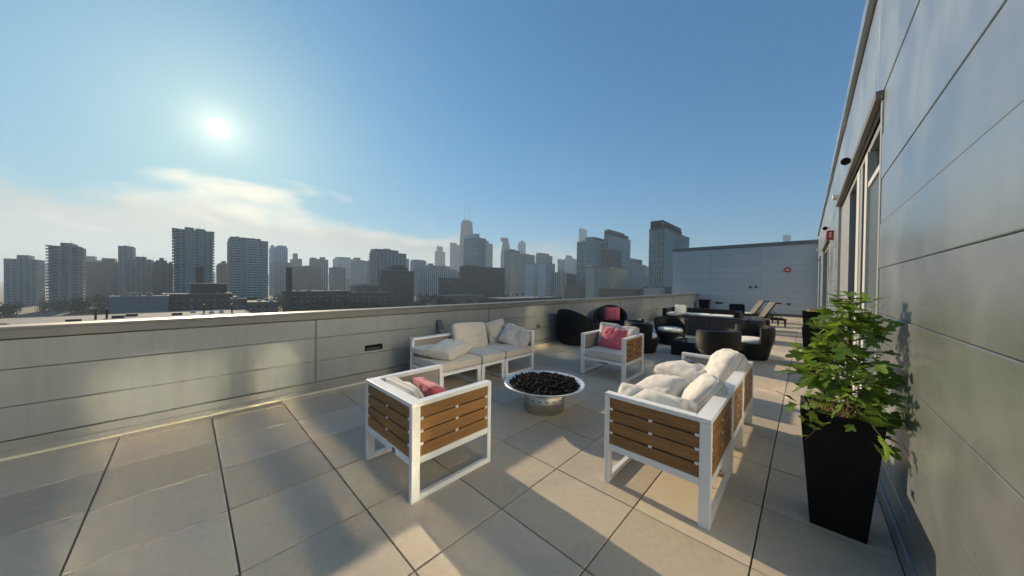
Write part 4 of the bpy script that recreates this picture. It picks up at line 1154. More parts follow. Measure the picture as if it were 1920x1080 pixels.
for k in range(110):
    a = rp.uniform(0, 2 * PI); r = rp.uniform(0, .17); h = rp.uniform(.06, .18)
    x, y = r * math.cos(a), r * math.sin(a)
    m.tube([(x * .7, y * .7, 0), (x, y, h * .6), (x * 1.15, y * 1.15, h)], [.004, .003, .002], 3, cap=False)
m.build('stem_tuft', MAT['straw'], dry, kind='stuff')
m = MB(); m.ico((0, 0, .06), .13, 2, .25, .6); m.build('dead_head', MAT['straw'], dry)
sp = thing('spiky_plant', 'small yellow green plant in the planter behind the leafy one', 'plant', (7.95, -.17, .66))
m = MB()
for k in range(60):
    a = rp.uniform(0, 2 * PI); r = rp.uniform(.02, .14); h = rp.uniform(.10, .26)
    d0 = Vector((math.cos(a), math.sin(a), 0)); b0 = d0 * r * .5; w = d0.cross(Vector((0, 0, 1))) * .008
    p1 = b0 + d0 * r * .5 + Vector((0, 0, h * .7)); p2 = b0 + d0 * r * 1.2 + Vector((0, 0, h))
    m.quad(b0 - w, b0 + w, p1 + w, p1 - w); m.quad(p1 - w, p1 + w, p2 + w * .2, p2 - w * .2)
m.build('blade', MAT['leaf'], sp, kind='stuff')

# ------------------------------------------------------------------ the city
GLASS = {'glassblue': 'blue', 'glassgreen': 'green', 'glasspale': 'blue', 'glassdark': 'dark', 'dark': 'dark'}
def tower(u0, u1, v0, v1, z1, style, mat, cat, label, steps, group=None, rich=True):
    name = {'glass tower': 'glass_tower', 'apartment tower': 'apartment_tower', 'apartment block': 'apartment_block', 'office block': 'office_block', 'brick tower': 'brick_tower', 'skyscraper': 'skyscraper'}[cat]
    t = thing(name, label, cat, ((u0 + u1) / 2, (v0 + v1) / 2, GZ), 0, group or 'skyline ' + cat + 's')
    cu, cv = (u0 + u1) / 2, (v0 + v1) / 2; W, D, H = u1 - u0, v1 - v0, z1 - GZ
    wm = FM[mat]; gm = GM[GLASS.get(mat, 'std')]
    hw, hd = W / 2, D / 2
    if style == 'taper':
        m = MB(); m.box(-hw, hw, -hd, hd, 0, H * .72); m.taper(-hw, hw, -hd, hd, H * .72, -hw * .62, hw * .62, -hd * .62, hd * .62, H); m.build('wall', wm, t)
        style = None
    elif style == 'point':
        m = MB(); m.box(-hw, hw, -hd, hd, 0, H); m.taper(-hw, hw, -hd, hd, H, -hw * .75, hw * .75, -hd * .75, hd * .75, H + 10); m.taper(-hw * .75, hw * .75, -hd * .75, hd * .75, H + 10, -.8, .8, -.8, .8, H + 22); m.build('wall', wm, t)
        style = None
    if style is None: pass
    elif style == 'blank':
        MB().box(-hw, hw, -hd, hd, 0, H).build('wall', wm, t)
        m = MB(); fl = int(H / 3.2); fl = min(fl, 60)
        nx = max(1, min(10, int(W / 5)))
        for k in range(1, fl):
            z = H * k / fl
            for q in range(nx):
                x = -hw + W * (q + .5) / nx
                if (k * 7 + q * 3) % 4 == 0: m.box(x - .7, x + .7, -hd - .06, -hd - .01, z - 1.0, z + .5)
        if m.v and mat != 'white': m.build('window', gm, t, kind='stuff')
    else:
        glass = MB().box(-hw, hw, -hd, hd, 0, H - .2).build('window_glass', gm, t)
        par_ = {'grid': (3.6, .46, 3.0, .42), 'strip': (4.2, .52, 3.0, .20), 'stripes': (5.0, .22, 3.0, .46), 'bands': (6.0, .10, 3.5, .50), 'balcony': (4.4, .40, 3.0, .30), 'glass': (2.4, .12, 3.4, .14), 'fins': (6.2, .48, 2.9, .26), 'sidegrid': (3.4, .42, 3.0, .40), 'sidegrid2': (5.2, .46, 3.0, .44), 'slab': (5.0, .34, 2.9, .34)}[style]
        bay, pf, fh, sf = par_
        if cat == 'glass tower' and style == 'balcony': pf, sf, bay = .16, .18, 3.2
        nf = max(2, round(H / fh)); fh = H / nf
        pr = .30
        m = MB(); b = MB()
        def face(L, place, solid=False):
            n = max(1, min(40, round(L / bay))); w = L / n
            if solid: place(b, -L / 2 - .05, L / 2 + .05, 0, H, .24); return
            for k in range(n + 1):
                c = -L / 2 + k * w; hwid = w * pf / 2 * (1.35 if k in (0, n) else 1)
                place(m, max(-L / 2 - .28, c - hwid), min(L / 2 + .28, c + hwid), 0, H + .3, pr)
            for k in range(nf + 1):
                zc = k * fh; place(b, -L / 2 - .2, L / 2 + .2, max(0, zc - fh * sf / 2), min(H + .28, zc + fh * sf / 2), .18)
        blank_side = style in ('sidegrid', 'sidegrid2')
        face(W, lambda mb, a, c, z0, zz, p: mb.box(a, c, -hd - p, -hd + .1, z0, zz))
        face(D, lambda mb, a, c, z0, zz, p: mb.box(-hw - p, -hw + .1, a, c, z0, zz), solid=blank_side)
        if cu < 30: face(D, lambda mb, a, c, z0, zz, p: mb.box(hw - .1, hw + p, a, c, z0, zz))
        if style == 'sidegrid2': b.box(hw - W * .34, hw + .32, -hd - .34, -hd + .2, 0, H + .35)
        m.build('pillar_grid', wm, t, kind='stuff'); b.build('floor_band', FM['white'] if style == 'stripes' else wm, t, kind='stuff')
        if style in ('balcony', 'slab'):
            s = MB(); r_ = MB()
            for k in range(2, nf + 1):
                z = k * fh - .12
                for (a, c) in ((-hw - 1.7, -hw + 2.2), (hw - 2.2, hw + 1.7)):
                    s.box(a, c, -hd - 1.3, hd * .2, z - .12, z + .1); r_.box(a + .05, c - .05, -hd - 1.27, -hd - 1.2, z + .1, z + 1.1)
                s.box(-hw * .25, hw * .25, -hd - 1.0, -hd + .2, z - .1, z + .08)
            s.build('balcony', wm if mat != 'concrete' else FM['white'], t, kind='stuff'); r_.build('balcony_rail', gm, t, kind='stuff')
        if style == 'balcony' and cat == 'apartment tower':
            for a, c in ((-.46, -.10), (.42, .52), (.70, .86)):
                MB().box(hw * a, hw * c, -hd - .9, -hd + .1, 0, H + .2).build('wall_shaft', FM['concrete'], t)
        if style == 'stripes':
            s = MB()
            for k in range(2, nf): s.box(-hw * .25, hw * .55, -hd - 1.2, -hd - .1, k * fh - .2, k * fh + .75)
            s.build('balcony', FM['white'], t, kind='stuff')
            MB().box(-hw * .55, -hw * .27, -hd - .8, -hd + .1, 0, H + .2).build('stair_shaft', FM['concrete'], t)
            MB().box(hw * .57, hw * .80, -hd - .8, -hd + .1, 0, H + .2).build('stair_shaft', FM['concrete'], t)
        if style == 'fins':
            s = MB()
            for k in range(1, nf): s.box(-hw - 3.4, -hw - .4, -hd + .5, hd, k * fh - .2, k * fh + .12)
            s.box(-hw - 3.5, -hw - 3.0, -hd + .4, -hd + .9, 0, H); s.box(-hw - 1.9, -hw - 1.5, -hd + .4, -hd + .9, 0, H)
            s.build('balcony', wm, t, kind='stuff')
        MB().box(-hw - .32, hw + .32, -hd - .32, hd + .3, H + .31, H + .8).build('roof', FM['roofgrey'], t)
        if style == 'balcony' and cat == 'glass tower':
            MB().box(-hw - 1.4, hw + .6, -hd - .8, hd + .6, H - 1.2, H - .4).build('roof_plate', FM['glassdark'], t)
    for (a, c, z) in steps:
        dd = hd * (.8 if (c - a) > W * .3 else .5)
        z0 = H + .805 if style not in (None, 'blank') else H
        if z - GZ <= z0 + .5: continue
        st = MB().box(a - cu, c - cu, -dd, dd, z0, z - GZ).build('roof_house', FM['dark'] if cat == 'glass tower' and style != 'glass' else wm, t)
        if rich:
            m = MB(); w = c - a
            for q in range(max(2, int(w / 4))):
                x = a - cu + w * (q + .5) / max(2, int(w / 4)); m.box(x - w * .05, x + w * .05, -dd - .12, -dd - .01, z0 + (z - GZ - z0) * .25, z0 + (z - GZ - z0) * .75)
            m.build('louvre', gm, st, kind='stuff')
    if rich and style not in (None,) and W > 10:
        m = MB(); r2 = random.Random(int(u0 * 10))
        for q in range(3):
            x = r2.uniform(-hw * .7, hw * .7); m.box(x, x + r2.uniform(1, 3), -hd * .4, hd * .2, H + .806, H + r2.uniform(1.6, 3.2))
        m.tube([(hw * .3, -hd * .3, H + .8), (hw * .3, -hd * .3, H + 7)], .12, 5)
        m.build('roof_unit', FM['concrete'], t, kind='stuff')
    return t
TOWERS = [
 (-132.1, -112.9, 609.6, 634.6, 21.7, 'grid', 'concrete', 'apartment block', 'wide concrete block at the far left end of the skyline', [(-125.5, -118.6, 26.9)]),
 (-89.2, -72.2, 515.0, 540.0, 32.2, 'slab', 'concrete', 'apartment tower', 'grey balcony tower second from the left end of the skyline', [(-83.5, -76.7, 36.5)]),
 (-93.5, -59.6, 697.5, 722.5, 24.4, 'grid', 'brick', 'apartment block', 'broad brick block left of the stepped dark towers', [(-80.6, -69.4, 31.1)]),
 (-60.5, -48.4, 638.2, 663.2, 44.2, 'grid', 'concrete', 'apartment tower', 'narrow dark tower just left of the stepped block', []),
 (-47.8, -28.8, 559.3, 584.3, 24.5, 'strip', 'concrete', 'apartment block', 'stepped slate grey block left of the white striped tower', [(-40.9, -33.3, 28.7)]),
 (-37.2, -25.2, 589.5, 614.5, 24.1, 'strip', 'white', 'apartment block', 'pale vertically striped block between two dark blocks', []),
 (-26.6, -11.7, 529.9, 554.9, 20.4, 'grid', 'brick', 'apartment block', 'dark brown block with roof tank just left of tall balcony tower', [(-21.8, -18.6, 27.2), (-24.2, -16.2, 24.2)]),
 (-8.5, 18.2, 449.6, 474.6, 51.8, 'balcony', 'concrete', 'apartment tower', 'tallest left tower with balconies sticking out at both edges', [(-1.7, 5.0, 55.7), (5.8, 13.1, 55.2)]),
 (4.6, 8.7, 330.0, 360.0, 12.0, 'blank', 'brickdark', 'brick tower', 'plain dark brick shaft in front of the tall balcony tower', [(3.7, 9.0, 7.2)]),
 (32.9, 40.3, 619.1, 664.1, 27.0, 'grid', 'brick', 'apartment block', 'small brown block squeezed between two big balcony towers', [(36.3, 39.8, 31.2)]),
 (34.1, 66.9, 468.8, 513.8, 48.9, 'stripes', 'concrete', 'apartment tower', 'broad tower with horizontal white bands on its middle bay', [(34.1, 60.9, 52.2), (39.5, 41.3, 53.8)]),
 (124.5, 149.4, 810.5, 855.5, 73.1, 'grid', 'glassblue', 'apartment tower', 'pale blue tower behind right edge of banded broad tower', [(134.5, 148.4, 79.3), (124.5, 127.5, 79.4)]),
 (117.8, 144.6, 750.8, 795.8, 39.1, 'grid', 'concrete', 'apartment block', 'lower grey block with square windows right of banded tower', []),
 (172.2, 191.5, 883.4, 905.4, 55.3, 'grid', 'concrete', 'apartment tower', 'narrow hazy block with a thin stack on its roof', [(176.4, 183.3, 69.8)]),
 (140.3, 180.3, 685.8, 730.8, 29.8, 'grid', 'brick', 'apartment block', 'wide low block behind the brick chimney', [(156.3, 169.5, 33.0)]),
 (176.9, 207.4, 739.1, 755.2, 48.7, 'strip', 'concrete', 'apartment tower', 'dull blue twin topped tower right of the brick chimney', [(176.9, 186.5, 52.4), (194.4, 203.3, 54.7)]),
 (180.0, 201.2, 614.2, 635.3, 27.7, 'grid', 'concrete', 'apartment block', 'short grey block with flat roof below the hazy wide tower', []),
 (284.2, 327.1, 937.9, 969.6, 66.9, 'strip', 'white', 'apartment tower', 'hazy wide tower behind the short grey block', [(288.2, 321.4, 72.8)]),
 (264.5, 291.8, 755.0, 775.3, 53.0, 'grid', 'cream', 'apartment tower', 'beige tower with small roof house left of stepped slab tower', [(269.1, 279.8, 59.8)]),
 (308.7, 324.4, 792.0, 805.4, 54.9, 'grid', 'concrete', 'apartment tower', 'slim grey block tucked behind left edge of stepped slab tower', []),
 (192.2, 240.1, 461.6, 482.9, 47.5, 'fins', 'concrete', 'apartment tower', 'wide stepped slab tower with open balcony ladder at its left edge', [(192.2, 228.6, 52.3), (209.0, 217.4, 54.2), (194.5, 198.5, 52.6)]),
 (415.4, 424.8, 798.4, 807.5, 69.2, 'blank', 'concrete', 'apartment tower', 'thin sliver of tower right of the wide slab tower', []),
 (152.2, 191.6, 348.2, 356.2, 15.7, 'bands', 'dark', 'office block', 'dark brown low office block with heavy horizontal bands', [(167.2, 180.5, 22.9), (160.8, 183.9, 20.3)]),
 (365.3, 399.0, 666.4, 681.5, 54.3, 'glass', 'glassblue', 'office block', 'small blue glass block right of the dark banded office', [(366.7, 396.1, 57.8)]),
 (276.9, 357.0, 486.8, 494.8, 26.8, 'strip', 'white', 'apartment block', 'long low block with white vertical ribs', []),
 (337.5, 389.3, 555.5, 567.8, 38.9, 'blank', 'concrete', 'apartment block', 'plain roof block rising behind the white ribbed block', [(341.2, 351.1, 42.7)]),
 (809.6, 857.1, 1262.7, 1276.4, 154.2, 'strip', 'concrete', 'apartment tower', 'hazy square tower with a small cap left of slant topped tower', [(818.4, 845.1, 178.9)]),
 (840.0, 888.5, 1181.9, 1198.7, 183.3, 'blank', 'concrete', 'apartment tower', 'hazy grey tower with a slanted step on its right side', [(838.0, 867.0, 191.6)]),
 (398.8, 420.0, 474.7, 519.7, 93.5, 'glass', 'glassblue', 'glass tower', 'bright blue glass tower in front of the antenna skyscraper', [(396.8, 405.8, 94.6), (396.8, 407.2, 102.3)]),
 (727.5, 763.5, 825.1, 833.7, 146.7, 'strip', 'concrete', 'apartment tower', 'plain grey tower tucked behind right side of bright glass tower', [(725.5, 745.3, 156.9)]),
 (239.2, 282.1, 357.4, 365.4, 9.4, 'grid', 'brickdark', 'apartment block', 'dark brick block with few windows beside the long black block', [(258.5, 283.0, 8.6)]),
 (290.6, 370.0, 369.4, 387.9, 28.4, 'grid', 'dark', 'apartment block', 'long black brick block below the bright glass tower', [(294.6, 313.6, 30.7)]),
 (462.2, 538.5, 442.7, 463.0, 67.1, 'grid', 'cream', 'apartment tower', 'cream tower with dark window columns and shallow roof gable', [(460.2, 490.2, 73.4), (462.2, 481.8, 75.7)]),
 (432.0, 449.0, 356.4, 376.8, 38.1, 'blank', 'white', 'apartment block', 'blank pale end wall right of the cream tower', []),
 (413.3, 439.0, 315.6, 331.5, 37.4, 'sidegrid', 'white', 'apartment block', 'block with blank white wall and dark window side', []),
 (704.9, 764.7, 559.5, 575.5, 88.3, 'strip', 'concrete', 'apartment tower', 'boxy grey tower behind the blank white walled block', [(704.9, 751.2, 94.8)]),
 (1065.7, 1112.9, 744.4, 752.4, 109.2, 'strip', 'concrete', 'apartment tower', 'left hazy half of the pair of towers right of white blocks', []),
 (1041.3, 1095.9, 691.5, 699.5, 111.4, 'strip', 'white', 'apartment tower', 'right paler half of the pair of towers with small cap', [(1045.1, 1080.0, 121.5)]),
 (1185.2, 1225.3, 745.1, 753.1, 117.3, 'blank', 'concrete', 'apartment tower', 'thin hazy tower left of the green glass cluster', []),
 (428.3, 444.1, 294.9, 309.0, 22.4, 'strip', 'cream', 'apartment block', 'low block with cream vertical stripes', []),
 (465.5, 512.0, 311.4, 319.4, 21.2, 'grid', 'dark', 'apartment block', 'low dark block below the pair of hazy towers', []),
 (1452.5, 1524.8, 883.3, 889.9, 307.9, 'glass', 'glasspale', 'glass tower', 'slim pale glass tower rising highest above green glass cluster', []),
 (466.8, 481.1, 271.4, 289.2, 75.9, 'glass', 'glassgreen', 'glass tower', 'left wing of green glass cluster with thin roof plate', [(464.8, 472.1, 75.6)]),
 (521.6, 609.1, 296.5, 304.5, 88.1, 'glass', 'glassgreen', 'glass tower', 'broad green glass tower with a dark flat roof house', [(537.7, 604.3, 95.7), (519.6, 558.8, 93.0)]),
 (450.9, 481.2, 216.0, 235.6, 57.1, 'glass', 'glassdark', 'glass tower', 'dark glass block in front of the broad green glass tower', []),
 (573.2, 677.7, 284.6, 292.6, 102.3, 'balcony', 'glassgreen', 'glass tower', 'green glass tower with rounded top and balconies at its edge', [(571.2, 669.1, 111.0), (577.8, 649.9, 113.8)]),
 (368.1, 473.4, 202.2, 214.0, 24.8, 'sidegrid2', 'cream', 'apartment block', 'cream block with blank left wall and window bays', [(368.1, 371.1, 29.2), (425.5, 471.4, 27.9), (366.7, 417.1, 28.1)]),
 (740.3, 826.0, 303.1, 311.1, 55.8, 'blank', 'concrete', 'office block', 'dull stepped block between cream block and tallest right tower', [(738.3, 800.6, 67.9)]),
 (1126.5, 1162.8, 413.4, 421.4, 71.0, 'blank', 'concrete', 'apartment block', 'hazy low block just left of tallest right tower', []),
 (410.4, 518.6, 128.5, 147.2, 74.0, 'balcony', 'glassgreen', 'glass tower', 'tallest right tower of teal glass with dark roof crown', [(408.4, 488.3, 80.6), (408.4, 485.7, 84.2)]),
 (915.3, 960.5, 923.2, 939.3, 183.5, 'taper', 'concrete', 'apartment tower', 'hazy tower with a tapered top left of the pointed one', [(913.3, 947.4, 198.5)]),
 (1185.6, 1231.7, 1074.4, 1089.4, 212.9, 'point', 'concrete', 'apartment tower', 'hazy tower with a pointed dome top', []),
 (1849.2, 1909.2, 53.9, 79.0, 238.7, 'blank', 'glassblue', 'skyscraper', 'faint blue tower peeking over the far terrace wall', [(1849.2, 1852.2, 184.2)]),
]
for row in TOWERS: tower(*row)

# the antenna skyscraper whose top goes into the mist
az = rad(51.4); Dh = 1480
t = thing('skyscraper', 'hazy tapering skyscraper with two tall antennas behind the bright glass tower', 'skyscraper', (Dh * math.cos(az), Dh * math.sin(az) + 25, GZ), rad(0))
m = MB(); m.taper(-40, 40, -25, 25, 0, -22, 22, -15, 15, 326); m.build('wall', FM['dark'], t)
m = MB()
for k in range(1, 34):
    f = k / 34; w, d = 40 - 18 * f, 25 - 10 * f
    m.box(-w - .3, w + .3, -d - .3, -d + .4, 326 * f - 1.5, 326 * f + 1.5)
m.build('floor_band', FM['glassdark'], t, kind='stuff')
m = MB()
for sgn in (-1, 1):
    for k in range(6):
        z0, z1 = 326 * k / 6, 326 * (k + 1) / 6; f0, f1 = k / 6, (k + 1) / 6
        a, b = (40 - 18 * f0) * sgn, -(40 - 18 * f1) * sgn
        m.tube([(a, -25.8 + 10 * f0, z0), (b, -25.8 + 10 * f1, z1)], .9, 4)
m.build('cross_brace', FM['dark'], t)
MB().box(-17, 17, -11, 11, 326.1, 333).build('roof_house', FM['dark'], t)
for x, hh in ((-11, 96), (11, 84)):
    m = MB(); m.tube([(x, 0, 333), (x, 0, 333 + hh * .4), (x, 0, 333 + hh * .41), (x, 0, 333 + hh)], [2.0, 1.7, 1.1, .5], 6); m.build('antenna', FM['white'], t)
t = bpy.data.objects.get('skyscraper')

# ------------------------------------------------------------------ low roofs just beyond the parapet
def low(name, label, cat, u0, u1, v0, v1, z1, wm, rm, wins=0, parap=.5):
    t = thing(name, label, cat, ((u0 + u1) / 2, (v0 + v1) / 2, GZ), 0, 'low ' + cat.replace('low ', '') + 's beyond the parapet')
    hw, hd, H = (u1 - u0) / 2, (v1 - v0) / 2, z1 - GZ
    MB().box(-hw, hw, -hd, hd, 0, H).build('wall', FM[wm], t)
    m = MB(); m.box(-hw - .1, hw + .1, -hd - .1, -hd + .35, H + .005, H + parap); m.box(-hw - .1, hw + .1, hd - .35, hd + .1, H + .005, H + parap)
    m.box(-hw - .1, -hw + .35, -hd + .351, hd - .351, H + .005, H + parap); m.box(hw - .35, hw + .1, -hd + .351, hd - .351, H + .005, H + parap)
    m.build('roof_edge', FM['concrete'] if rm != 'roofwhite' else FM['roofwhite'], t)
    MB().box(-hw + .36, hw - .36, -hd + .36, hd - .36, H + .006, H + .08).build('roof', FM[rm], t)
    r2 = random.Random(int(abs(u0) * 7 + v0))
    for k in range(7 if rm != 'roofwhite' else 3):
        x, y = r2.uniform(-hw * .85, hw * .8), r2.uniform(-hd * .8, hd * .7); a, b, hh = r2.uniform(.8, 2.6), r2.uniform(.8, 2.2), r2.uniform(.6, 1.9)
        ru = MB().box(x, x + a, y, y + b, H + .085, H + .085 + hh).build('roof_unit', FM[('concrete', 'roofwhite', 'shed')[k % 3]], t)
        MB().box(x + a * .2, x + a * .8, y + b * .2, y + b * .8, H + .09 + hh, H + .25 + hh).build('fan_cover', FM['dark'], ru)
    if wins:
        nf = max(1, int(H / 3.6))
        for f in range(nf):
            for k in range(wins):
                x = -hw + 2 * hw * (k + .5) / wins; z = H - 2.6 - f * 3.6
                if z < 1.5 or f > 2: continue
                w = MB().box(x - .65, x + .65, -hd - .07, -hd - .01, z - 1.0, z + .9).build('window', GM['std'], t)
                MB().box(x - .8, x + .8, -hd - .16, -hd - .071, z - 1.2, z - 1.01).build('sill', FM['white'], w)
    return t, hw, hd, H
low('flat_roof_building', 'low building with white flat roof right behind the left part of the parapet', 'low building', -55, 21, 150, 222, -13.9, 'brick', 'roofwhite', 0, .35)
b_, hw_, hd_, H_ = low('brick_building', 'long low dark brick building behind the white flat roof', 'brick building', -9.5, 19.5, 258, 300, -6.6, 'brickdark', 'roofgrey', 9)
MB().box(-3.4, 13.2, -4, 10, H_ + .5, H_ + 6.2).build('roof_house', FM['brickdark'], b_)
MB().box(-3.7, 13.5, -4.3, 10.3, H_ + 6.21, H_ + 6.5).build('roof', FM['roofwhite'], b_)
low('metal_shed', 'grey metal clad shed left of the long dark brick building', 'shed', -26, -6.9, 244, 257.5, -6.9, 'shed', 'roofgrey', 0, .3)
low('brick_building', 'small brown brick block right of the long dark brick building', 'brick building', 17.5, 23.8, 232, 246, -8.8, 'brick', 'roofwhite', 2)
low('flat_roof_building', 'small building with pale pinkish flat roof left of the brick chimney', 'low building', 23.8, 39, 236, 262, -11.0, 'brick', 'roofwhite', 4, .3)
low('brick_building', 'broad low brick building right behind the brick chimney', 'brick building', 52, 92, 268, 300, -5.6, 'brickdark', 'roofgrey', 10)
bb, hw_, hd_, H_ = low('brick_building', 'brick building with pale roof boxes in front of the stepped slab tower', 'brick building', 95.5, 137, 300, 330, -8.0, 'brickdark', 'roofgrey', 8)
MB().box(-6, 16, -6, 8, H_ + .2, H_ + 6.5).build('roof_house', FM['brick'], bb)
MB().box(-4, 12, -5, 6, H_ + 6.51, H_ + 8.4).build('roof_house', FM['roofwhite'], bb)
MB().box(8, 13, -13, -9, H_ + .2, H_ + 4).build('roof_house', FM['brick'], bb)
t = thing('brick_chimney', 'tall square brown brick chimney rising above the low roofs', 'chimney', (46.9, 250, GZ))
m = MB(); m.taper(-1.7, 1.7, -1.7, 1.7, 0, -1.35, 1.35, -1.35, 1.35, 38.2); m.build('shaft', FM['brickdark'], t)
m = MB(); m.box(-1.5, 1.5, -1.5, 1.5, 38.21, 39.0); m.build('cap', FM['brickdark'], t)
low('brick_building', 'low red brick building under the long black brick block', 'brick building', 205, 262, 300, 322, -12.5, 'brick', 'roofwhite', 9)
low('flat_roof_building', 'low dark roofed building that carries the satellite dishes', 'low building', 205, 300, 205, 236, -12.4, 'brickdark', 'roofgrey', 6)
low('brick_building', 'red brick building with window rows below the green glass cluster', 'brick building', 372, 402, 224, 250, 0.2, 'brick', 'roofwhite', 8)
low('brick_building', 'long brick building in front of the cream block', 'brick building', 330, 352, 133, 175, -1.6, 'brick', 'roofgrey', 8)
low('apartment_house', 'small cream and brown apartment house left of the end wall', 'apartment house', 300, 312, 97, 112, -.5, 'cream', 'roofgrey', 6)
low('brick_building', 'dark brick building at the foot of the tallest right tower', 'brick building', 335, 370, 108, 126, 1.0, 'brickdark', 'roofgrey', 6)
# roof clutter, each piece its own thing
rc = random.Random(5)
vents = [(-24, 196, 'tall'), (-21.5, 197, 'tall'), (-16, 206, 'low'), (-3.0, 202, 'low'), (5.6, 208, 'tall'), (8.0, 203, 'dome'), (11.5, 205, 'dome'), (15.2, 204, 'tall'), (-28, 190, 'low'), (-19, 200, 'low'), (2, 212, 'dome')]
lab = ['twin black vent pipe, the left one, on the white flat roof', 'twin black vent pipe, the right one, on the white flat roof', 'long dark duct box on the white flat roof', 'dark square hatch in the middle of the white flat roof', 'black vent pipe in front of the long brick building', 'white dome vent beside the black vent pipe', 'white dome vent nearest the right end of the white roof', 'thin black pipe near the right end of the white roof', 'dark box at the left end of the white flat roof', 'low box beside the twin black pipes', 'far white dome vent at the back of the white roof']
for (x, y, k), lb in zip(vents, lab):
    t = thing('roof_vent', lb, 'roof vent', (x, y, -13.82), 0, 'vents on the white flat roof')
    if k == 'tall':
        m = MB(); m.tube([(0, 0, 0), (0, 0, 3.6)], .32, 10); m.build('pipe', FM['dark'], t)
        m = MB(); m.tube([(0, 0, 3.7), (0, 0, 4.1)], [.55, .45], 10); m.build('cap', FM['dark'], t)
    elif k == 'low':
        MB().box(-1.6, 1.6, -.8, .8, 0, .9).build('duct', FM['dark'], t)
        MB().box(-1.7, 1.7, -.9, .9, .905, 1.05).build('lid', FM['concrete'], t)
    else:
        m = MB(); m.lathe([(.9, 0), (.9, .5), (.7, .9), (.3, 1.15), (0, 1.2)], 14); m.build('dome', FM['white'], t)
        m = MB(); m.lathe([(1.05, 0), (1.05, .15), (.92, .16)], 14); m.build('collar', FM['concrete'], t)
for k, (x, y) in enumerate([(225, 216), (232, 216), (240, 215.5), (248, 215.2), (256, 214.5)]):
    t = thing('satellite_dish', ('leftmost', 'second from left', 'middle', 'second from right', 'rightmost')[k] + ' white satellite dish in the row on the low dark roof', 'satellite dish', (x, y, -12.31), rad(200), 'row of satellite dishes')
    m = MB(); m.lathe([(0, 0), (.5, .06), (.95, .22), (1.25, .42)], 16, (0, 0, 0)); o = m.build('dish', FM['white'], t); o.location = (0, 0, 2.1); o.rotation_euler = (0, rad(55), 0)
    m = MB(); m.tube([(0, 0, 0), (0, 0, 2.1)], .10, 6); m.build('mast', FM['concrete'], t)

# ------------------------------------------------------------------ trees among the houses
def crown_mesh(seed, n=520):
    rr = random.Random(seed); m = MB(); blobs = []
    for k in range(11):
        a = rr.uniform(0, 2 * PI); r = rr.uniform(.1, .62); blobs.append((r * math.cos(a), r * math.sin(a), rr.uniform(.35, 1.25), rr.uniform(.32, .52)))
    for k in range(n):
        bx, by, bz, br = blobs[rr.randrange(len(blobs))]
        d = Vector((rr.gauss(0, 1), rr.gauss(0, 1), rr.gauss(0, .85))).normalized(); c = Vector((bx, by, bz)) + d * br * rr.uniform(.7, 1.05)
        nn = (d + Vector((rr.uniform(-.6, .6), rr.uniform(-.6, .6), rr.uniform(-.2, .9)))).normalized()
        a = nn.orthogonal().normalized(); b = nn.cross(a); s = rr.uniform(.06, .115)
        th = rr.uniform(0, PI); a, b = a * math.cos(th) + b * math.sin(th), b * math.cos(th) - a * math.sin(th)
        m.quad(c - a * s, c - b * s * .7, c + a * s, c + b * s * .7)
    return m.mesh('crown', MAT['treeleaf'])
CROWNS = [crown_mesh(k) for k in range(6)]
tm = MB(); tm.tube([(0, 0, 0), (.01, 0, .35), (0, .02, .62), (.05, .03, .95)], [.055, .042, .03, .012], 7)
for a in (0.4, 2.3, 4.4): tm.tube([(0, 0, .45), (.22 * math.cos(a), .22 * math.sin(a), .75), (.4 * math.cos(a), .4 * math.sin(a), .95)], [.025, .016, .008], 5)
TRUNK = tm.mesh('trunk', MAT['bark'])
foot = [(r[0], r[1], r[2], r[3]) for r in TOWERS] + [(-55, 21, 150, 222), (-9.5, 19.5, 258, 300), (-26, -6.9, 244, 257.5), (17.5, 24, 232, 246), (23.8, 39, 236, 262), (52, 92, 268, 300), (95.5, 137, 300, 330), (205, 262, 300, 322), (205, 300, 205, 236), (372, 402, 224, 250), (330, 352, 133, 175), (300, 312, 97, 112), (335, 370, 108, 126), (44, 50, 247, 253)]
def clear(x, y, r): return all(not (a - r < x < b + r and c - r < y < d + r) for a, b, c, d in foot)
rt = random.Random(3)
def tree(x, y, h, label, group):
    t = thing('tree', label, 'tree', (x, y, GZ), rt.uniform(0, 6.28), group)
    w = h * rt.uniform(.36, .50)
    o = link('trunk', TRUNK, t); o.scale = (h * .62, h * .62, h * .62)
    c = link('crown', CROWNS[rt.randrange(6)], t); c.scale = (w, w, h * .56); c.location = (0, 0, h * .22); c.rotation_euler = (0, 0, rt.uniform(0, 6.28))
planted = []
zones = [(25, 43, 264, 330, 8, 14.5), (58, 92, 205, 262, 9, 15.5), (120, 190, 255, 345, 12, 12.5), (190, 300, 245, 300, 10, 12.0), (-60, 40, 310, 440, 12, 15.0), (260, 420, 160, 300, 10, 12.0), (-160, -70, 230, 400, 9, 14.5)]
zl = ['tree between the small pale roof and the long dark brick building', 'tree before the low brick building behind the chimney', 'tree below the dark banded office block', 'tree below the long black brick block', 'tree at the feet of the two big left towers', 'tree among the low roofs on the right', 'tree far left beside the white roof']
ORD = ['leftmost', 'second', 'third', 'fourth', 'fifth', 'sixth', 'seventh', 'eighth', 'ninth', 'tenth', 'eleventh', 'twelfth']
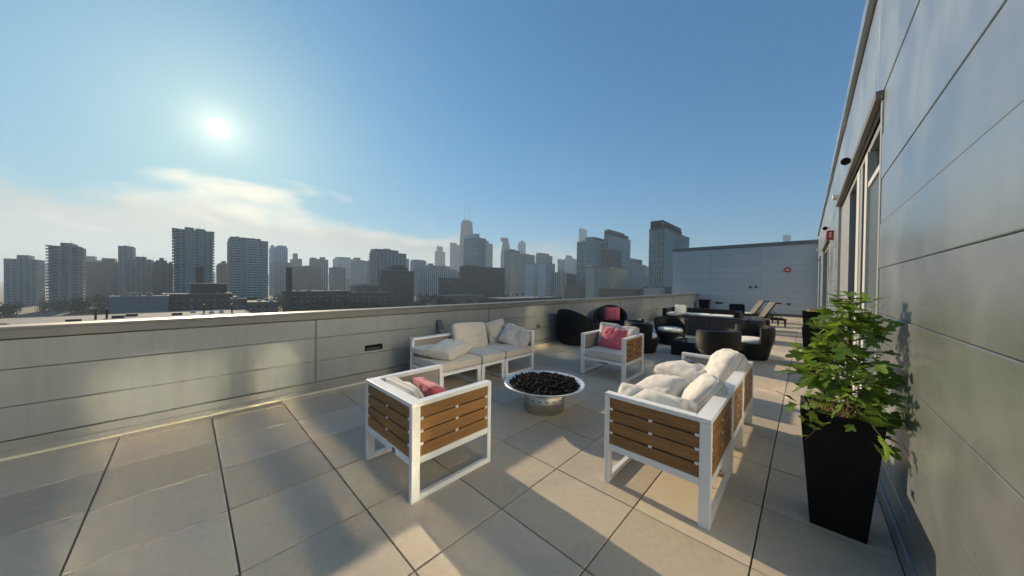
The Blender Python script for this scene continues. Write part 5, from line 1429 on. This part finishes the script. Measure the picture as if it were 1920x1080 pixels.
for (a, b, c, d, n, hh), lb in zip(zones, zl):
    k = 0; tries = 0; mine = []
    while k < n and tries < 600:
        tries += 1; x, y = rt.uniform(a, b), rt.uniform(c, d)
        if clear(x, y, 4.0) and all((x - p) ** 2 + (y - q) ** 2 > 36 for p, q in planted):
            planted.append((x, y)); mine.append((x, y)); k += 1
    mine.sort(key=lambda p: -math.atan2(p[1], p[0]))
    for (x, y), o_ in zip(mine, ORD):
        tree(x, y, hh * rt.uniform(.78, 1.15), ('%s green %s, from left' % (o_, lb)) if o_ != 'leftmost' else 'leftmost green ' + lb, 'green ' + lb.replace('tree', 'trees', 1))
# the leafy mass further off, which nobody could count
wood = MB()
def blob_tree(x, y, h):
    src = CROWNS[rt.randrange(6)]; w = h * rt.uniform(.38, .52); n0 = len(wood.v)
    for v in src.vertices: wood.v.append((x + v.co.x * w, y + v.co.y * w, GZ + h * .2 + v.co.z * h * .56))
    for f in list(src.polygons)[::2]: wood.f.append(tuple(n0 + i for i in f.vertices)); wood.sm.append(False); wood.mi.append(0)
k = 0; tries = 0
while k < 260 and tries < 6000:
    tries += 1; a = rad(rt.uniform(15, 108)); D = rt.uniform(300, 640); x, y = D * math.cos(a), D * math.sin(a)
    if clear(x, y, 4.0) and all((x - p) ** 2 + (y - q) ** 2 > 40 for p, q in planted): planted.append((x, y)); blob_tree(x, y, rt.uniform(9, 15)); k += 1
wd = wood.build('street_trees', MAT['treeleaf'], kind='stuff'); tag(wd, 'dark green mass of street trees between the middle distance blocks', 'trees')

# ------------------------------------------------------------------ hazy filler blocks on the horizon
import re
def short(lb): return re.split(r' (?:with|behind|beside|just|left of|right of|in front|squeezed|tucked|below|on|peeking|rising|at|of|between|and) ', lb)[0]
TW = []
for r in TOWERS:
    cx, cy_ = (r[0] + r[1]) / 2, (r[2] + r[3]) / 2
    az4 = [math.atan2(y, x) for x in r[:2] for y in r[2:4]]
    TW.append((math.atan2(cy_, cx), min(az4), max(az4), math.hypot(r[0], r[2]), (r[4] - 1.45) / math.hypot(r[0], r[2]), short(r[8])))
TW.sort(key=lambda t: -t[0])
rf = random.Random(11); nfill = 0; tries = 0
fpos = []; used = {}
while nfill < 60 and tries < 6000:
    tries += 1
    a = rad(rf.uniform(16, 108)); D = rf.uniform(780, 3200); x, y = D * math.cos(a), D * math.sin(a)
    w, d = rf.uniform(18, 42), rf.uniform(14, 30)
    if not clear(x, y, 30) or any(abs(x - p) < 50 and abs(y - q) < 50 for p, q in fpos): continue
    h = rf.uniform(.22, .62) * (18 + D * .045)
    a0, a1 = a - w / 2 / D, a + w / 2 / D; el = (h - 1.45) / D; vis = 0
    for q in range(7):
        aa = a0 + (a1 - a0) * q / 6
        if not any(t[1] < aa < t[2] and t[3] < D and t[4] > el for t in TW): vis += 1
    if vis < 2: continue
    le = [t for t in TW if t[0] > a]; ri = [t for t in TW if t[0] <= a]
    if not le: lb = 'hazy far block beyond the %s at the far left' % ri[0][5]
    elif not ri: lb = 'hazy far block right of the %s' % le[-1][5]
    else: lb = 'hazy block between %s and %s' % (le[-1][5], ri[0][5])
    if used.get(lb, 0) or len(lb.split()) > 16: continue
    used[lb] = 1
    fpos.append((x, y)); nfill += 1
    t = thing('apartment_block', lb, 'apartment block', (x, y, GZ), 0, 'hazy far blocks on the horizon')
    mt = rf.choice(['concrete', 'brick', 'cream', 'white', 'glassblue'])
    MB().box(-w / 2, w / 2, -d / 2, d / 2, 0, h + 28).build('wall', FM[mt], t)
    m = MB(); nfl = int((h + 28) / 3.4)
    for k in range(1, nfl): m.box(-w / 2 + 1, w / 2 - 1, -d / 2 - .1, -d / 2 - .01, k * 3.4 - .6, k * 3.4 + .8)
    for k in range(1, nfl): m.box(-w / 2 - .1, -w / 2 - .01, -d / 2 + 1, d / 2 - 1, k * 3.4 - .6, k * 3.4 + .8)
    m.build('window_band', GM['std'], t, kind='stuff')
    MB().box(-w * .2, w * .2, -d * .3, d * .3, h + 28.01, h + 28 + rf.uniform(2, 6)).build('roof_house', FM[mt], t)

# ------------------------------------------------------------------ haze
if HAZE > 0:
    hz = MB().box(-6150, 6150, -6150, 6150, GZ - 1.0, 412.0).build('haze', None or bpy.data.materials.new('haze_air'))
    hz['kind'] = 'stuff'
    hm_ = hz.data.materials[0]; hm_.use_nodes = True; nt = hm_.node_tree; nt.nodes.clear()
    pvn = N(nt, 'ShaderNodeVolumePrincipled'); pvn.inputs['Color'].default_value = (0.66, 0.83, 1.0, 1); pvn.inputs['Density'].default_value = HAZE; pvn.inputs['Anisotropy'].default_value = 0.2
    out = N(nt, 'ShaderNodeOutputMaterial'); nt.links.new(pvn.outputs[0], out.inputs['Volume'])
